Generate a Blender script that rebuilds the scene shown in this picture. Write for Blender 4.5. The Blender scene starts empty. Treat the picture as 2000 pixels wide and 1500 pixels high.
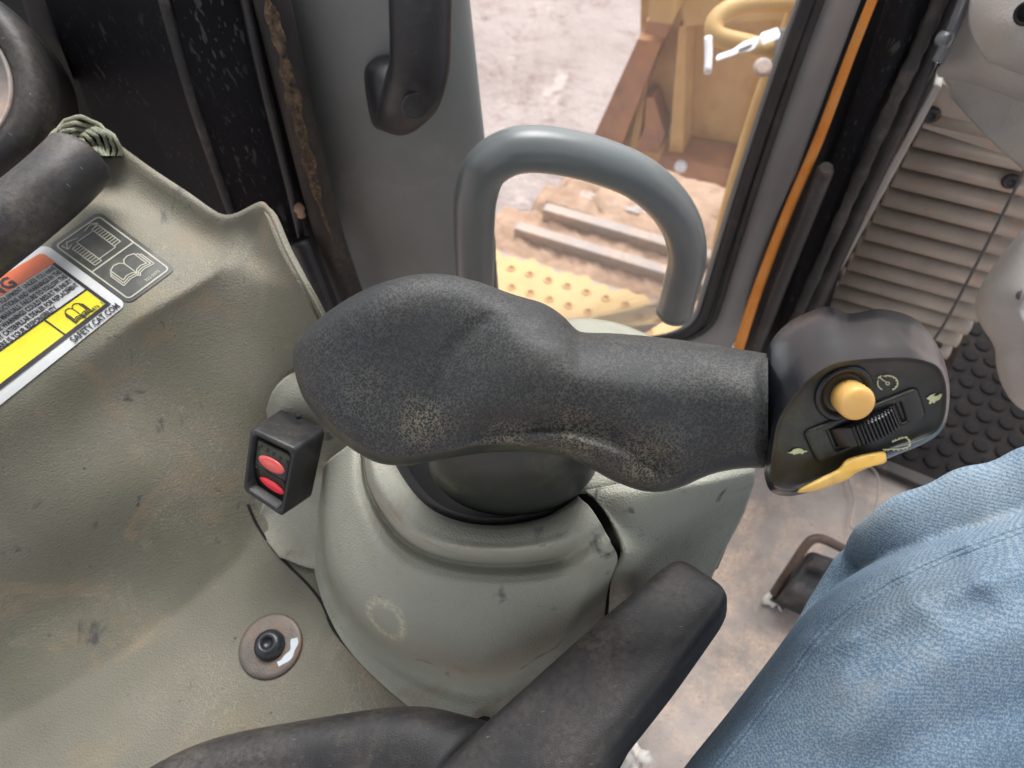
import bpy, bmesh, math, random
import numpy as np
from mathutils import Vector, Matrix

random.seed(7); np.random.seed(7)
SC = bpy.context.scene
COL = SC.collection

# ------------------------------------------------------------------ camera
FPX = 1440.0                       # focal length in pixels of the 2000 x 1500 photograph
CAM = np.array([0.0, 0.0, 2.2])    # eye above the outside ground
Zc = np.array([-60.0, 890.0, 1440.0]); Zc /= np.linalg.norm(Zc)      # world up seen by the camera
Fw = np.array([0.0, 0.0, -1.0])
Yc = Fw - Fw.dot(Zc) * Zc; Yc /= np.linalg.norm(Yc)
Xc = np.cross(Yc, Zc)
A = np.array([Xc, Yc, Zc])         # camera -> world rotation
cam_d = bpy.data.cameras.new('camera'); cam = bpy.data.objects.new('camera', cam_d); COL.objects.link(cam)
cam_d.sensor_width = 36.0; cam_d.lens = 36.0 * FPX / 2000.0
cam_d.clip_start = 0.01; cam_d.clip_end = 300.0
m4 = Matrix.Identity(4)
for i in range(3):
    for j in range(3): m4[i][j] = A[i][j]
    m4[i][3] = CAM[i]
cam.matrix_world = m4
cam_d.dof.use_dof = True; cam_d.dof.focus_distance = 0.34; cam_d.dof.aperture_fstop = 13.0
SC.camera = cam

# ------------------------------------------------------------------ sky, sun, exposure
SUN_EL, SUN_AZ = math.radians(62), math.radians(20)      # azimuth from +Y towards +X
w = bpy.data.worlds.new('World'); SC.world = w; w.use_nodes = True
nt = w.node_tree; bg = nt.nodes['Background']
sky = nt.nodes.new('ShaderNodeTexSky'); sky.sky_type = 'NISHITA'; sky.sun_disc = False
sky.sun_elevation = SUN_EL; sky.sun_rotation = SUN_AZ
sky.air_density = 1.0; sky.dust_density = 4.0; sky.ozone_density = 1.0
bw = nt.nodes.new('ShaderNodeRGBToBW'); mxs = nt.nodes.new('ShaderNodeMix'); mxs.data_type = 'RGBA'; mxs.inputs[0].default_value = .85   # overcast: the blue mostly greyed out
nt.links.new(sky.outputs[0], bw.inputs[0]); nt.links.new(sky.outputs[0], mxs.inputs[6]); nt.links.new(bw.outputs[0], mxs.inputs[7])
nt.links.new(mxs.outputs[2], bg.inputs[0]); bg.inputs[1].default_value = 0.15
sl = bpy.data.lights.new('sun', 'SUN'); sl.energy = 0.8; sl.angle = math.radians(40); sl.color = (1, 0.98, 0.95)
so = bpy.data.objects.new('sun', sl); COL.objects.link(so)
sd = Vector((math.sin(SUN_AZ) * math.cos(SUN_EL), math.cos(SUN_AZ) * math.cos(SUN_EL), math.sin(SUN_EL)))
so.rotation_euler = sd.to_track_quat('Z', 'Y').to_euler(); so.location = (0, 3, 8)
SC.view_settings.view_transform = 'Standard'; SC.view_settings.look = 'None'
SC.view_settings.exposure = 1.42; SC.view_settings.gamma = 1.0; SC.view_settings.use_curve_mapping = False
SC.render.engine = 'CYCLES'
SC.cycles.max_bounces = 8; SC.cycles.transparent_max_bounces = 12

# ------------------------------------------------------------------ geometry helpers
def P(px, py, d):
    px = np.asarray(px, float); py = np.asarray(py, float); d = np.asarray(d, float)
    c = np.stack(np.broadcast_arrays((px - 1000) / FPX * d, -(py - 750) / FPX * d, -d), -1)
    return c @ A.T + CAM
def ray(px, py):
    return P(px, py, 1.0) - CAM
def zd(px, py, z):                       # camera depth of the point of that line of sight at height z below the eye
    return z / ray(px, py)[..., 2]
def PZ(px, py, z): return P(px, py, zd(px, py, z))
def PL(px, py, p0, n):                   # point of a line of sight on a plane
    r = ray(px, py); n = np.asarray(n, float)
    t = np.dot(np.asarray(p0) - CAM, n) / (r @ n)
    return CAM + r * t[..., None] if np.ndim(t) else CAM + r * t
def cr(pts, n, closed=False):            # Catmull-Rom, resampled evenly along its length
    p = np.asarray(pts, float); m = len(p)
    if m == 2 and not closed:
        t = np.linspace(0, 1, n)[:, None]; return p[0] * (1 - t) + p[1] * t
    if closed: q = np.vstack([p[-1], p, p[0], p[1]]); segs = m
    else: q = np.vstack([2 * p[0] - p[1], p, 2 * p[-1] - p[-2]]); segs = m - 1
    out = []
    K = 24
    for i in range(segs):
        a, b, c, d = q[i:i + 4]
        for k in range(K):
            t = k / K
            out.append(.5 * (2 * b + (c - a) * t + (2 * a - 5 * b + 4 * c - d) * t * t + (3 * b - a - 3 * c + d) * t ** 3))
    out.append(p[0] if closed else p[-1])
    out = np.array(out)
    L = np.r_[0, np.cumsum(np.linalg.norm(np.diff(out[:, :min(3, out.shape[1])], axis=0), axis=1))]
    s = np.linspace(0, L[-1], n + 1)[:-1] if closed else np.linspace(0, L[-1], n)
    return np.stack([np.interp(s, L, out[:, k]) for k in range(out.shape[1])], 1)
def cru(pts, n):                         # Catmull-Rom, even in its parameter
    p = np.asarray(pts, float); m = len(p)
    if m == 2:
        t = np.linspace(0, 1, n).reshape((n,) + (1,) * (p.ndim - 1)); return p[0] * (1 - t) + p[1] * t
    q = np.concatenate([2 * p[:1] - p[1:2], p, 2 * p[-1:] - p[-2:-1]])
    s = np.linspace(0, m - 1 - 1e-9, n); out = []
    for x in s:
        i = int(x); t = x - i; a, b, c, d = q[i:i + 4]
        out.append(.5 * (2 * b + (c - a) * t + (2 * a - 5 * b + 4 * c - d) * t * t + (3 * b - a - 3 * c + d) * t ** 3))
    return np.array(out)
def gridfaces(nu, nv, closev=False):
    f = []
    for i in range(nu - 1):
        for j in range(nv if closev else nv - 1):
            j2 = (j + 1) % nv
            f.append((i * nv + j, i * nv + j2, (i + 1) * nv + j2, (i + 1) * nv + j))
    return f
def sd_poly(px, py, line):               # signed distance (pixels) to a polyline; + on its right-hand side (image y down)
    best = np.full(np.shape(px), 1e9); sg = np.ones(np.shape(px))
    line = np.asarray(line, float)
    for a, b in zip(line[:-1], line[1:]):
        ab = b - a; t = np.clip(((px - a[0]) * ab[0] + (py - a[1]) * ab[1]) / (ab @ ab), 0, 1)
        dx = px - a[0] - t * ab[0]; dy = py - a[1] - t * ab[1]
        dd = np.hypot(dx, dy); s = np.sign(ab[0] * (py - a[1]) - ab[1] * (px - a[0]))
        k = dd < best; best = np.where(k, dd, best); sg = np.where(k, s, sg)
    return best * sg
def sstep(a, b, x):
    t = np.clip((x - a) / (b - a), 0, 1); return t * t * (3 - 2 * t)

# ------------------------------------------------------------------ objects
def thing(name, label, cat, loc, group=None):
    o = bpy.data.objects.new(name, None); COL.objects.link(o); o.location = tuple(loc)
    o.empty_display_size = .02
    o['label'] = label; o['category'] = cat
    if group: o['group'] = group
    return o
def root_loc(p):
    while p.parent: p = p.parent
    return np.array(p.location)
def mk(name, v, f, mat, parent=None, smooth=True, solid=0, bevel=0, sub=0, label=None, cat=None, group=None, kind=None, offset=-1, mats=None, mi=None):
    v = np.asarray(v, float).reshape(-1, 3)
    if parent is not None: o0 = root_loc(parent)
    else: o0 = (v.min(0) + v.max(0)) / 2; o0[2] = v[:, 2].min()
    me = bpy.data.meshes.new(name); me.from_pydata((v - o0).tolist(), [], [tuple(int(i) for i in q) for q in f]); me.update()
    bm = bmesh.new(); bm.from_mesh(me); bmesh.ops.recalc_face_normals(bm, faces=bm.faces); bm.to_mesh(me); bm.free()
    if smooth: me.polygons.foreach_set('use_smooth', [True] * len(me.polygons))
    for mm in (mats or [mat]): me.materials.append(mm)
    if mi is not None: me.polygons.foreach_set('material_index', list(mi))
    o = bpy.data.objects.new(name, me); COL.objects.link(o)
    if parent is not None: o.parent = parent
    else: o.location = tuple(o0)
    if solid:
        s = o.modifiers.new('thickness', 'SOLIDIFY'); s.thickness = solid; s.offset = offset
    if bevel:
        b = o.modifiers.new('bevel', 'BEVEL'); b.width = bevel; b.segments = 3; b.limit_method = 'ANGLE'; b.angle_limit = math.radians(35)
    if sub:
        s = o.modifiers.new('sub', 'SUBSURF'); s.levels = sub; s.render_levels = sub
    if label: o['label'] = label
    if cat: o['category'] = cat
    if group: o['group'] = group
    if kind: o['kind'] = kind
    return o
def orient(v, f, toward=True):           # single sheets: make faces look at the eye so that Solidify grows away from it
    v = np.asarray(v).reshape(-1, 3); q = f[len(f) // 2]
    n = np.cross(v[q[1]] - v[q[0]], v[q[2]] - v[q[0]]); c = v[list(q)].mean(0)
    return f if (n @ (CAM - c) > 0) == toward else [tuple(reversed(x)) for x in f]
def sheet(name, v, f, mat, thick, **kw): # a skin with real thickness behind it (built closed: front, back and rim)
    v = np.asarray(v, float).reshape(-1, 3); f = orient(v, f); n = len(v)
    nrm = np.zeros_like(v)
    for q in f:
        k = np.cross(v[q[2]] - v[q[0]], v[q[3 % len(q)]] - v[q[1]]) if len(q) == 4 else np.cross(v[q[1]] - v[q[0]], v[q[2]] - v[q[0]])
        for i in q: nrm[i] += k
    nrm /= np.maximum(np.linalg.norm(nrm, axis=1, keepdims=True), 1e-12)
    vv = np.vstack([v, v - nrm * thick]); ff = list(f) + [tuple(reversed([i + n for i in q])) for q in f]
    cnt = {}
    for q in f:
        for a, b in zip(q, q[1:] + q[:1]): cnt[(a, b)] = 1
    for (a, b) in cnt:
        if (b, a) not in cnt: ff.append((b, a, a + n, b + n))
    return mk(name, vv, ff, mat, **kw)
def patch(name, rows, nu, nv, mat, thick=.003, hfun=None, **kw):
    g = np.array([cru(np.array(r, float), nv) for r in rows])
    g = cru(g, nu)
    px, py, d = g[..., 0], g[..., 1], g[..., 2]
    if hfun is not None: d = d - hfun(px, py)
    return sheet(name, P(px, py, d), gridfaces(nu, nv), mat, thick, **kw)
def zpatch(name, rows, nu, nv, mat, thick=.003, hfun=None, **kw):       # third value is height below the eye
    g = np.array([cru(np.array(r, float), nv) for r in rows]); g = cru(g, nu)
    px, py, z = g[..., 0], g[..., 1], g[..., 2]
    if hfun is not None: z = z + hfun(px, py)
    return sheet(name, PZ(px, py, z), gridfaces(nu, nv), mat, thick, **kw)
def tube_geo(path, rad, nseg=20, flat=1.0, up=None, pw=2.0, caps=True, rounded=False):
    p = np.asarray(path, float); n = len(p); rad = np.broadcast_to(np.asarray(rad, float), (n,))
    T = np.gradient(p, axis=0); T /= np.linalg.norm(T, axis=1, keepdims=True)
    u = np.array(up if up is not None else (0.13, .2, 1.0), float)
    V = []
    pv = None
    rings = []
    for i in range(n):
        a = u - (u @ T[i]) * T[i] if up is not None or pv is None else pv - (pv @ T[i]) * T[i]
        a /= np.linalg.norm(a); pv = a; b = np.cross(T[i], a); rings.append((p[i], a, b, rad[i], T[i]))
    if rounded:
        def caprings(r, s):
            return [(r[0] + r[4] * s * r[3] * .4 * math.sin(q), r[1], r[2], r[3] * math.cos(q), r[4]) for q in (.5, 1.0, 1.4)]
        rings = caprings(rings[0], -1)[::-1] + rings + caprings(rings[-1], 1)
    for (c, a, b, r, _) in rings:
        for k in range(nseg):
            t = 2 * math.pi * k / nseg; ct, st = math.cos(t), math.sin(t)
            x = abs(ct) ** (2 / pw) * math.copysign(1, ct) * flat; y = abs(st) ** (2 / pw) * math.copysign(1, st)
            V.append(c + r * (a * x + b * y))
    f = gridfaces(len(rings), nseg, True)
    if caps:
        f.append(tuple(range(nseg))[::-1]); m = (len(rings) - 1) * nseg; f.append(tuple(range(m, m + nseg)))
    return np.array(V), f
def tube(name, path, rad, mat, nseg=20, parent=None, flat=1.0, up=None, pw=2.0, rounded=False, **kw):
    v, f = tube_geo(path, rad, nseg, flat, up, pw, True, rounded); return mk(name, v, f, mat, parent, **kw)
def pxpath(pts, n):                      # (px, py, depth) control points -> smooth world path
    g = cr(np.array(pts, float) * np.array([1, 1, 1000.]), n); g[:, 2] /= 1000.
    return P(g[:, 0], g[:, 1], g[:, 2])
def slab(name, poly, ext, mat, parent=None, bevel=.002, **kw):           # polygon (world) pushed along a vector
    p = np.asarray(poly, float); n = len(p)
    v = np.vstack([p, p + np.asarray(ext)]); f = [tuple(range(n)), tuple(range(2 * n - 1, n - 1, -1))]
    for i in range(n): j = (i + 1) % n; f.append((i, i + n, j + n, j))
    return mk(name, v, f, mat, parent, smooth=False, bevel=bevel, **kw)
def pslab(name, pxs, back, mat, **kw):                                   # px polygon with depths, thickness along the line of sight's horizontal
    p = np.array([P(*q) for q in pxs]); c = p.mean(0) - CAM; n = np.cross(p[1] - p[0], p[2] - p[0]); n /= np.linalg.norm(n)
    if n @ c < 0: n = -n
    return slab(name, p, n * back, mat, **kw)
def lathe_geo(c, axis, prof, n=32):
    ax = np.asarray(axis, float); ax /= np.linalg.norm(ax)
    t = np.array([1, 0, 0]) if abs(ax[0]) < .8 else np.array([0, 1, 0.]); a = np.cross(ax, t); a /= np.linalg.norm(a); b = np.cross(ax, a)
    V = []
    for (r, h) in prof:
        for k in range(n):
            q = 2 * math.pi * k / n; V.append(np.asarray(c) + ax * h + r * (a * math.cos(q) + b * math.sin(q)))
    f = gridfaces(len(prof), n, True); f.append(tuple(range(n))[::-1]); m = (len(prof) - 1) * n; f.append(tuple(range(m, m + n)))
    return np.array(V), f
def lathe(name, c, axis, prof, mat, parent=None, n=32, **kw):
    v, f = lathe_geo(c, axis, prof, n); return mk(name, v, f, mat, parent, **kw)
def cat(*gs):
    V = []; Fc = []; n = 0
    for v, f in gs:
        V.append(np.asarray(v).reshape(-1, 3)); Fc += [tuple(i + n for i in q) for q in f]; n += len(V[-1])
    return np.vstack(V), Fc
def ribbon2(pts, wd, closed=False):      # a stroke in 2-D
    p = np.asarray(pts, float)
    if closed: p = np.vstack([p, p[:1]])
    T = np.gradient(p, axis=0)
    if closed: T[0] = T[-1] = p[1] - p[-2]
    T /= np.maximum(np.linalg.norm(T, axis=1, keepdims=True), 1e-9); N = np.stack([-T[:, 1], T[:, 0]], 1) * wd / 2
    v = np.vstack([p + N, p - N]); n = len(p)
    return v, [(i, i + 1, n + i + 1, n + i) for i in range(n - 1)]
def flat2(*gs):
    V = []; Fc = []; n = 0
    for v, f in gs:
        v = np.asarray(v, float); V.append(v); Fc += [tuple(i + n for i in q) for q in f]; n += len(v)
    return np.vstack(V), Fc
def seg(a, b, wd):
    return ribbon2([a, b], wd)
def poly2(pts): return np.asarray(pts, float), [tuple(range(len(pts)))]
def rrect(x0, y0, x1, y1, r, n=5, corners=(1, 1, 1, 1)):
    out = []
    for k, (cx, cy, a0) in enumerate(((x0 + r, y0 + r, 180), (x1 - r, y0 + r, 270), (x1 - r, y1 - r, 0), (x0 + r, y1 - r, 90))):
        if not corners[k]:
            out.append(((x0, y0), (x1, y0), (x1, y1), (x0, y1))[k]); continue
        for i in range(n + 1):
            t = math.radians(a0 + 90 * i / n); out.append((cx + r * math.cos(t), cy + r * math.sin(t)))
    return out
def grid_rect(outline_fn, nu, nv): pass
def text2(s, size, bold=0.0):            # lettering as flat geometry: x right, y DOWN
    c = bpy.data.curves.new('lettering', 'FONT'); c.body = s; c.size = size; c.offset = bold; c.resolution_u = 2
    o = bpy.data.objects.new('lettering', c); COL.objects.link(o); bpy.context.view_layer.update()
    me = o.to_mesh(); v = np.array([(q.co.x, -q.co.y) for q in me.vertices]); f = [tuple(p.vertices) for p in me.polygons]
    o.to_mesh_clear(); bpy.data.objects.remove(o); bpy.data.curves.remove(c)
    return v, f
def homog(src, dst):
    M = []
    for (x, y), (u, v) in zip(src, dst):
        M.append([x, y, 1, 0, 0, 0, -u * x, -u * y, -u]); M.append([0, 0, 0, x, y, 1, -v * x, -v * y, -v])
    h = np.linalg.svd(np.array(M))[2][-1].reshape(3, 3)
    def fn(p):
        p = np.asarray(p, float); q = np.c_[p, np.ones(len(p))] @ h.T; return q[:, :2] / q[:, 2:]
    return fn

# ------------------------------------------------------------------ materials
def srgb(r, g, b):
    def k(x):
        x /= 255.; return x / 12.92 if x <= .04045 else ((x + .055) / 1.055) ** 2.4
    return (k(r), k(g), k(b), 1)
class MB:
    def __init__(s, name):
        s.m = bpy.data.materials.new(name); s.m.use_nodes = True; s.t = s.m.node_tree; s.b = s.t.nodes['Principled BSDF']
        s.co = s.t.nodes.new('ShaderNodeTexCoord').outputs['Object']
    def n(s, k, **kw):
        x = s.t.nodes.new('ShaderNode' + k)
        for a, v in kw.items(): setattr(x, a, v)
        return x
    def l(s, a, b): s.t.links.new(a, b)
    def mapping(s, rot=(0, 0, 0), scale=(1, 1, 1)):
        x = s.n('Mapping'); s.l(s.co, x.inputs[0]); x.inputs['Rotation'].default_value = rot; x.inputs['Scale'].default_value = scale; return x.outputs[0]
    def noise(s, scale, detail=4, rough=.55, dist=0, co=None):
        x = s.n('TexNoise'); s.l(co or s.co, x.inputs['Vector']); x.inputs['Scale'].default_value = scale
        x.inputs['Detail'].default_value = detail; x.inputs['Roughness'].default_value = rough; x.inputs['Distortion'].default_value = dist; return x.outputs['Fac']
    def vor(s, scale, feat='F1', co=None):
        x = s.n('TexVoronoi', feature=feat); s.l(co or s.co, x.inputs['Vector']); x.inputs['Scale'].default_value = scale; return x.outputs['Distance']
    def ramp(s, fac, a, b, ca=(0, 0, 0, 1), cb=(1, 1, 1, 1)):
        x = s.n('ValToRGB'); s.l(fac, x.inputs[0]); e = x.color_ramp.elements
        e[0].position = a; e[1].position = b; e[0].color = ca; e[1].color = cb; return x.outputs[0]
    def mix(s, fac, a, b):
        x = s.n('Mix', data_type='RGBA')
        for v, i in ((fac, 0), (a, 6), (b, 7)):
            if hasattr(v, 'links') or hasattr(v, 'is_linked'): s.l(v, x.inputs[i])
            else: x.inputs[i].default_value = v
        return x.outputs[2]
    def math(s, op, a, b=0, c=None):
        x = s.n('Math', operation=op)
        for v, i in ((a, 0), (b, 1)) + (((c, 2),) if c is not None else ()):
            if hasattr(v, 'is_linked'): s.l(v, x.inputs[i])
            else: x.inputs[i].default_value = v
        return x.outputs[0]
    def bump(s, h, strength=.3, dist=.001, prev=None):
        x = s.n('Bump'); s.l(h, x.inputs['Height']); x.inputs['Strength'].default_value = strength; x.inputs['Distance'].default_value = dist
        if prev: s.l(prev, x.inputs['Normal'])
        return x.outputs[0]
    def done(s, col, rough=.6, normal=None, metal=0, spec=.5):
        i = s.b.inputs
        if hasattr(col, 'is_linked'): s.l(col, i['Base Color'])
        else: i['Base Color'].default_value = col
        if hasattr(rough, 'is_linked'): s.l(rough, i['Roughness'])
        else: i['Roughness'].default_value = rough
        i['Metallic'].default_value = metal; i['Specular IOR Level'].default_value = spec
        if normal: s.l(normal, i['Normal'])
        return s.m
def plastic(name, c1, c2, sc=18, rough=.55, grain=900, gs=.25, gd=.0004, dust=None, dsc=25, dlo=.55, dhi=.75, scratch=None, slo=.72, spec=.5, metal=0):
    b = MB(name); col = b.ramp(b.noise(sc, 5, .6), .32, .68, c1, c2)
    if dust:
        d = b.math('MULTIPLY', b.ramp(b.noise(dsc, 6, .65, .3), dlo, dhi), b.ramp(b.noise(dsc * 22, 3, .7), .3, .62))
        col = b.mix(d, col, dust)
    if scratch:
        mp = b.mapping((.5, .2, .7), (1, 6, 1)); col = b.mix(b.ramp(b.noise(160, 2, .5, .4, mp), slo, slo + .03), col, scratch)
    nb = b.bump(b.vor(grain), gs, gd)
    nb = b.bump(b.noise(60, 3), .12, .001, nb)
    return b.done(col, rough, nb, metal, spec)

G1, G2 = srgb(131, 130, 120), srgb(158, 155, 144)
M = {}
def console_mat(name, c1, c2, ring=None):
    b = MB(name)
    col = b.ramp(b.noise(7, 3, .5), .33, .67, c1, c2)
    col = b.mix(b.math('MULTIPLY', b.ramp(b.noise(10, 4, .55, .6), .5, .72), .4), col, srgb(108, 106, 82))                    # olive grime
    col = b.mix(b.math('MULTIPLY', b.ramp(b.noise(18, 6, .7, .8), .56, .76), b.math('MULTIPLY', b.ramp(b.noise(900, 3, .7), .35, .6), .6)), col, srgb(160, 150, 130))  # pale dust
    col = b.mix(b.ramp(b.noise(85, 4, .65, .5), .675, .73), col, srgb(56, 56, 54))                      # scuffs
    mp = b.mapping((.3, .4, .9), (1, .45, 1))
    col = b.mix(b.math('MULTIPLY', b.ramp(b.noise(38, 4, .6, .7, mp), .645, .72), .8), col, srgb(62, 64, 68))   # dark smears
    col = b.mix(b.math('MULTIPLY', b.ramp(b.noise(15, 5, .65, 1.2), .55, .70), .65), col, srgb(140, 122, 98))    # tan dirt
    hair = b.ramp(b.vor(430, 'DISTANCE_TO_EDGE', b.mapping((.2, .5, .3), (1, .5, 1))), .0, .045, (1, 1, 1, 1), (0, 0, 0, 1))
    col = b.mix(b.math('MULTIPLY', hair, b.math('MULTIPLY', b.ramp(b.noise(13, 4, .6), .5, .66), .5)), col, srgb(172, 166, 148))
    if ring is not None:                 # chalky rub mark
        dd = b.n('VectorMath', operation='DISTANCE'); b.l(b.co, dd.inputs[0]); dd.inputs[1].default_value = tuple(ring)
        rg = b.math('ABSOLUTE', b.math('SUBTRACT', b.math('ADD', dd.outputs['Value'], b.math('MULTIPLY', b.math('SUBTRACT', b.noise(90, 2), .5), .006)), .0115))
        col = b.mix(b.math('MULTIPLY', b.ramp(rg, .0008, .0032, (1, 1, 1, 1), (0, 0, 0, 1)), b.ramp(b.noise(420, 3, .7), .4, .55)), col, srgb(196, 192, 164))
    nb = b.bump(b.vor(900), .6, .0005); nb = b.bump(b.noise(130, 3), .15, .0008, nb)
    return b.done(col, b.ramp(b.noise(30, 3), .3, .7, (.5,) * 3 + (1,), (.68,) * 3 + (1,)), nb, 0, .4)
M['console'] = console_mat('console plastic', srgb(96, 94, 82), srgb(126, 122, 109))
M['pod'] = console_mat('housing plastic', srgb(147, 148, 135), srgb(168, 168, 156), P(752, 1212, zd(752, 1212, -.392)) - PZ(980, 1150, -.457))
M['dash'] = plastic('dash plastic', srgb(158, 154, 150), srgb(176, 172, 167), 14, .6, 500, .5, .0006, srgb(180, 160, 138), 12, .5, .8)
M['vent'] = plastic('vent plastic', srgb(146, 136, 126), srgb(170, 158, 146), 20, .7, 700, .2, .0004, srgb(186, 140, 112), 45, .56, .7)
def grip_mat():
    b = MB('embossed rubber')
    n1 = b.noise(760, .8, .5, .2)
    worm = b.ramp(b.math('ABSOLUTE', b.math('SUBTRACT', n1, .5)), .03, .085, (1, 1, 1, 1), (0, 0, 0, 1))
    patchy = b.ramp(b.noise(28, 4, .6), .34, .62)
    dust = b.ramp(b.noise(20, 5, .65), .4, .7, srgb(66, 69, 71), srgb(96, 93, 84))
    col = b.mix(b.ramp(b.noise(35, 4), .35, .7), srgb(28, 30, 32), srgb(38, 40, 40))
    col = b.mix(b.math('MULTIPLY', worm, b.math('MULTIPLY_ADD', patchy, .46, .34)), col, dust)
    for (gx, gy, gd, gr) in ((830, 830, .283, .013), (1255, 905, .277, .018), (1120, 862, .277, .016), (1000, 868, .28, .014)):      # tan dust rubbed into the grain
        dd = b.n('VectorMath', operation='DISTANCE'); b.l(b.co, dd.inputs[0]); dd.inputs[1].default_value = tuple(P(gx, gy, gd) - PZ(990, 960, -.37))
        mk_ = b.ramp(b.math('ADD', dd.outputs['Value'], b.math('MULTIPLY', b.math('SUBTRACT', b.noise(70, 4, .6), .5), .016)), gr * .25, gr, (1, 1, 1, 1), (0, 0, 0, 1))
        col = b.mix(b.math('MULTIPLY', b.math('MULTIPLY', mk_, worm), .45), col, srgb(146, 136, 108))
    nb = b.bump(worm, -.45, .0004)
    return b.done(col, .56, nb, 0, .5)
M['grip'] = grip_mat()
M['shell'] = plastic('smooth black plastic', srgb(36, 40, 36), srgb(50, 53, 46), 22, .42, 1500, .12, .0002, srgb(112, 112, 86), 30, .5, .85)
M['head'] = plastic('satin black plastic', srgb(16, 19, 24), srgb(24, 27, 31), 22, .27, 2500, .12, .0002, srgb(96, 92, 80), 34, .58, .85)
M['face'] = plastic('face plate plastic', srgb(27, 30, 30), srgb(38, 41, 38), 30, .38, 2500, .1, .0002, srgb(78, 84, 60), 40, .5, .8)
M['black'] = plastic('black plastic', srgb(27, 27, 31), srgb(41, 40, 44), 15, .42, 900, .2, .0004, srgb(92, 88, 78), 26, .52, .85, srgb(104, 106, 98), .74)
def pillar_mat():
    b = MB('scratched black paint'); col = b.ramp(b.noise(9, 5, .6), .32, .68, srgb(18, 18, 23), srgb(28, 28, 33))
    for sc, th, rt in ((110, .665, (.35, .1, .2)), (260, .655, (-.2, .5, .9)), (520, .645, (.6, -.4, .1))):
        mp = b.mapping(rt, (1, 1, .3)); m_ = b.math('MULTIPLY', b.ramp(b.noise(sc, 2, .5, .3, mp), th, th + .03), b.ramp(b.noise(14, 3), .42, .6))
        col = b.mix(b.math('MULTIPLY', m_, .32), col, srgb(112, 118, 112))
    return b.done(col, .6, b.bump(b.noise(200, 3), .1, .0005), 0, .12)
M['pillar'] = pillar_mat()
M['blackclean'] = plastic('plain black rubber', srgb(30, 30, 33), srgb(42, 42, 45), 15, .5, 900, .2, .0004, srgb(90, 88, 84), 26, .55, .85)
M['blackdust'] = plastic('dusty black rubber', srgb(34, 34, 37), srgb(50, 49, 50), 25, .6, 900, .3, .0006, srgb(112, 106, 100), 30, .5, .75)
M['deep'] = MB('part and gap shade black').done(srgb(16, 16, 18), .8)  # black of dark parts, also painted as shade in gaps and recesses
M['rubber'] = plastic('dusty rubber', srgb(44, 42, 42), srgb(58, 54, 50), 20, .75, 800, .2, .0005, srgb(150, 112, 80), 12, .47, .62)
def seal_mat():
    b = MB('dust caked rubber'); mp = b.mapping((.25, 0, .1), (1, 1, .12)); col = b.ramp(b.noise(20, 4), .3, .7, srgb(44, 41, 41), srgb(58, 53, 50))
    d = b.math('MULTIPLY', b.ramp(b.noise(40, 3, .5, .1, mp), .42, .62), b.ramp(b.noise(220, 5, .75), .34, .56))
    return b.done(b.mix(d, col, srgb(78, 70, 64)), .85, b.bump(b.noise(300, 4), .3, .0008))
M['seal'] = seal_mat()
def cake():
    b = MB('caked tan dust'); n_ = b.noise(130, 6, .75); b.l(b.ramp(n_, .40, .62), b.b.inputs['Alpha'])
    return b.done(b.ramp(b.noise(300, 4), .3, .7, srgb(104, 90, 76), srgb(132, 112, 92)), .95, None, 0, .1)
M['seal2'] = cake()
M['arm'] = plastic('armrest vinyl', srgb(30, 30, 33), srgb(46, 45, 46), 16, .48, 1500, .35, .0003, srgb(104, 96, 88), 15, .42, .76, srgb(120, 116, 110), .73)
M['greypaint'] = plastic('grey paint', srgb(98, 103, 104), srgb(108, 113, 113), 14, .28, 900, .03, .0002, srgb(150, 148, 142), 30, .62, .9)
M['post'] = plastic('grey textured trim', srgb(118, 121, 120), srgb(134, 136, 135), 8, .55, 1500, .3, .0003, srgb(158, 152, 146), 16, .55, .85)
M['framegrey'] = plastic('door frame grey', srgb(128, 128, 128), srgb(146, 145, 144), 8, .5, 900, .1, .0003)
M['yellow'] = plastic('yellow paint', srgb(190, 146, 84), srgb(208, 168, 106), 9, .5, 300, .1, .0006, srgb(150, 96, 56), 11, .53, .72, srgb(110, 70, 50), .73)
M['yellow2'] = plastic('pale yellow paint', srgb(194, 156, 92), srgb(208, 172, 110), 8, .5, 300, .05, .0005, srgb(176, 144, 110), 12, .5, .8)
M['rust'] = plastic('worn steel', srgb(128, 92, 82), srgb(186, 130, 82), 6, .55, 200, .2, .001, srgb(190, 130, 96), 9, .5, .75)
M['dirt'] = plastic('packed dirt', srgb(158, 128, 106), srgb(186, 158, 136), 9, .95, 60, .6, .004, srgb(124, 96, 78), 14, .55, .8)
M['shoe'] = plastic('worn steel shoe', srgb(128, 122, 118), srgb(160, 152, 148), 10, .55, 200, .2, .001, srgb(214, 176, 148), 7, .45, .7)
M['cord'] = plastic('orange cord', srgb(206, 122, 34), srgb(222, 140, 50), 30, .5, 900, .1, .0004, srgb(196, 150, 100), 30, .5, .8)
def simple(name, c, rough=.5, metal=0, sc=60, var=.12, spec=.5):
    b = MB(name); c2 = tuple(min(1, x * (1 + var)) for x in c[:3]) + (1,); c1 = tuple(x * (1 - var) for x in c[:3]) + (1,)
    return b.done(b.ramp(b.noise(sc, 4), .3, .7, c1, c2), rough, b.bump(b.noise(sc * 8, 2), .08, .0003), metal, spec)
def button_mat():
    b = MB('amber button plastic'); m = b.done(b.ramp(b.noise(60, 3), .3, .7, srgb(228, 178, 96), srgb(238, 196, 122)), .35, b.bump(b.noise(900, 2), .05, .0002))
    b.b.inputs['Subsurface Weight'].default_value = .15; b.b.inputs['Subsurface Radius'].default_value = (.004, .002, .0008); return m
M['button'] = button_mat()
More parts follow.
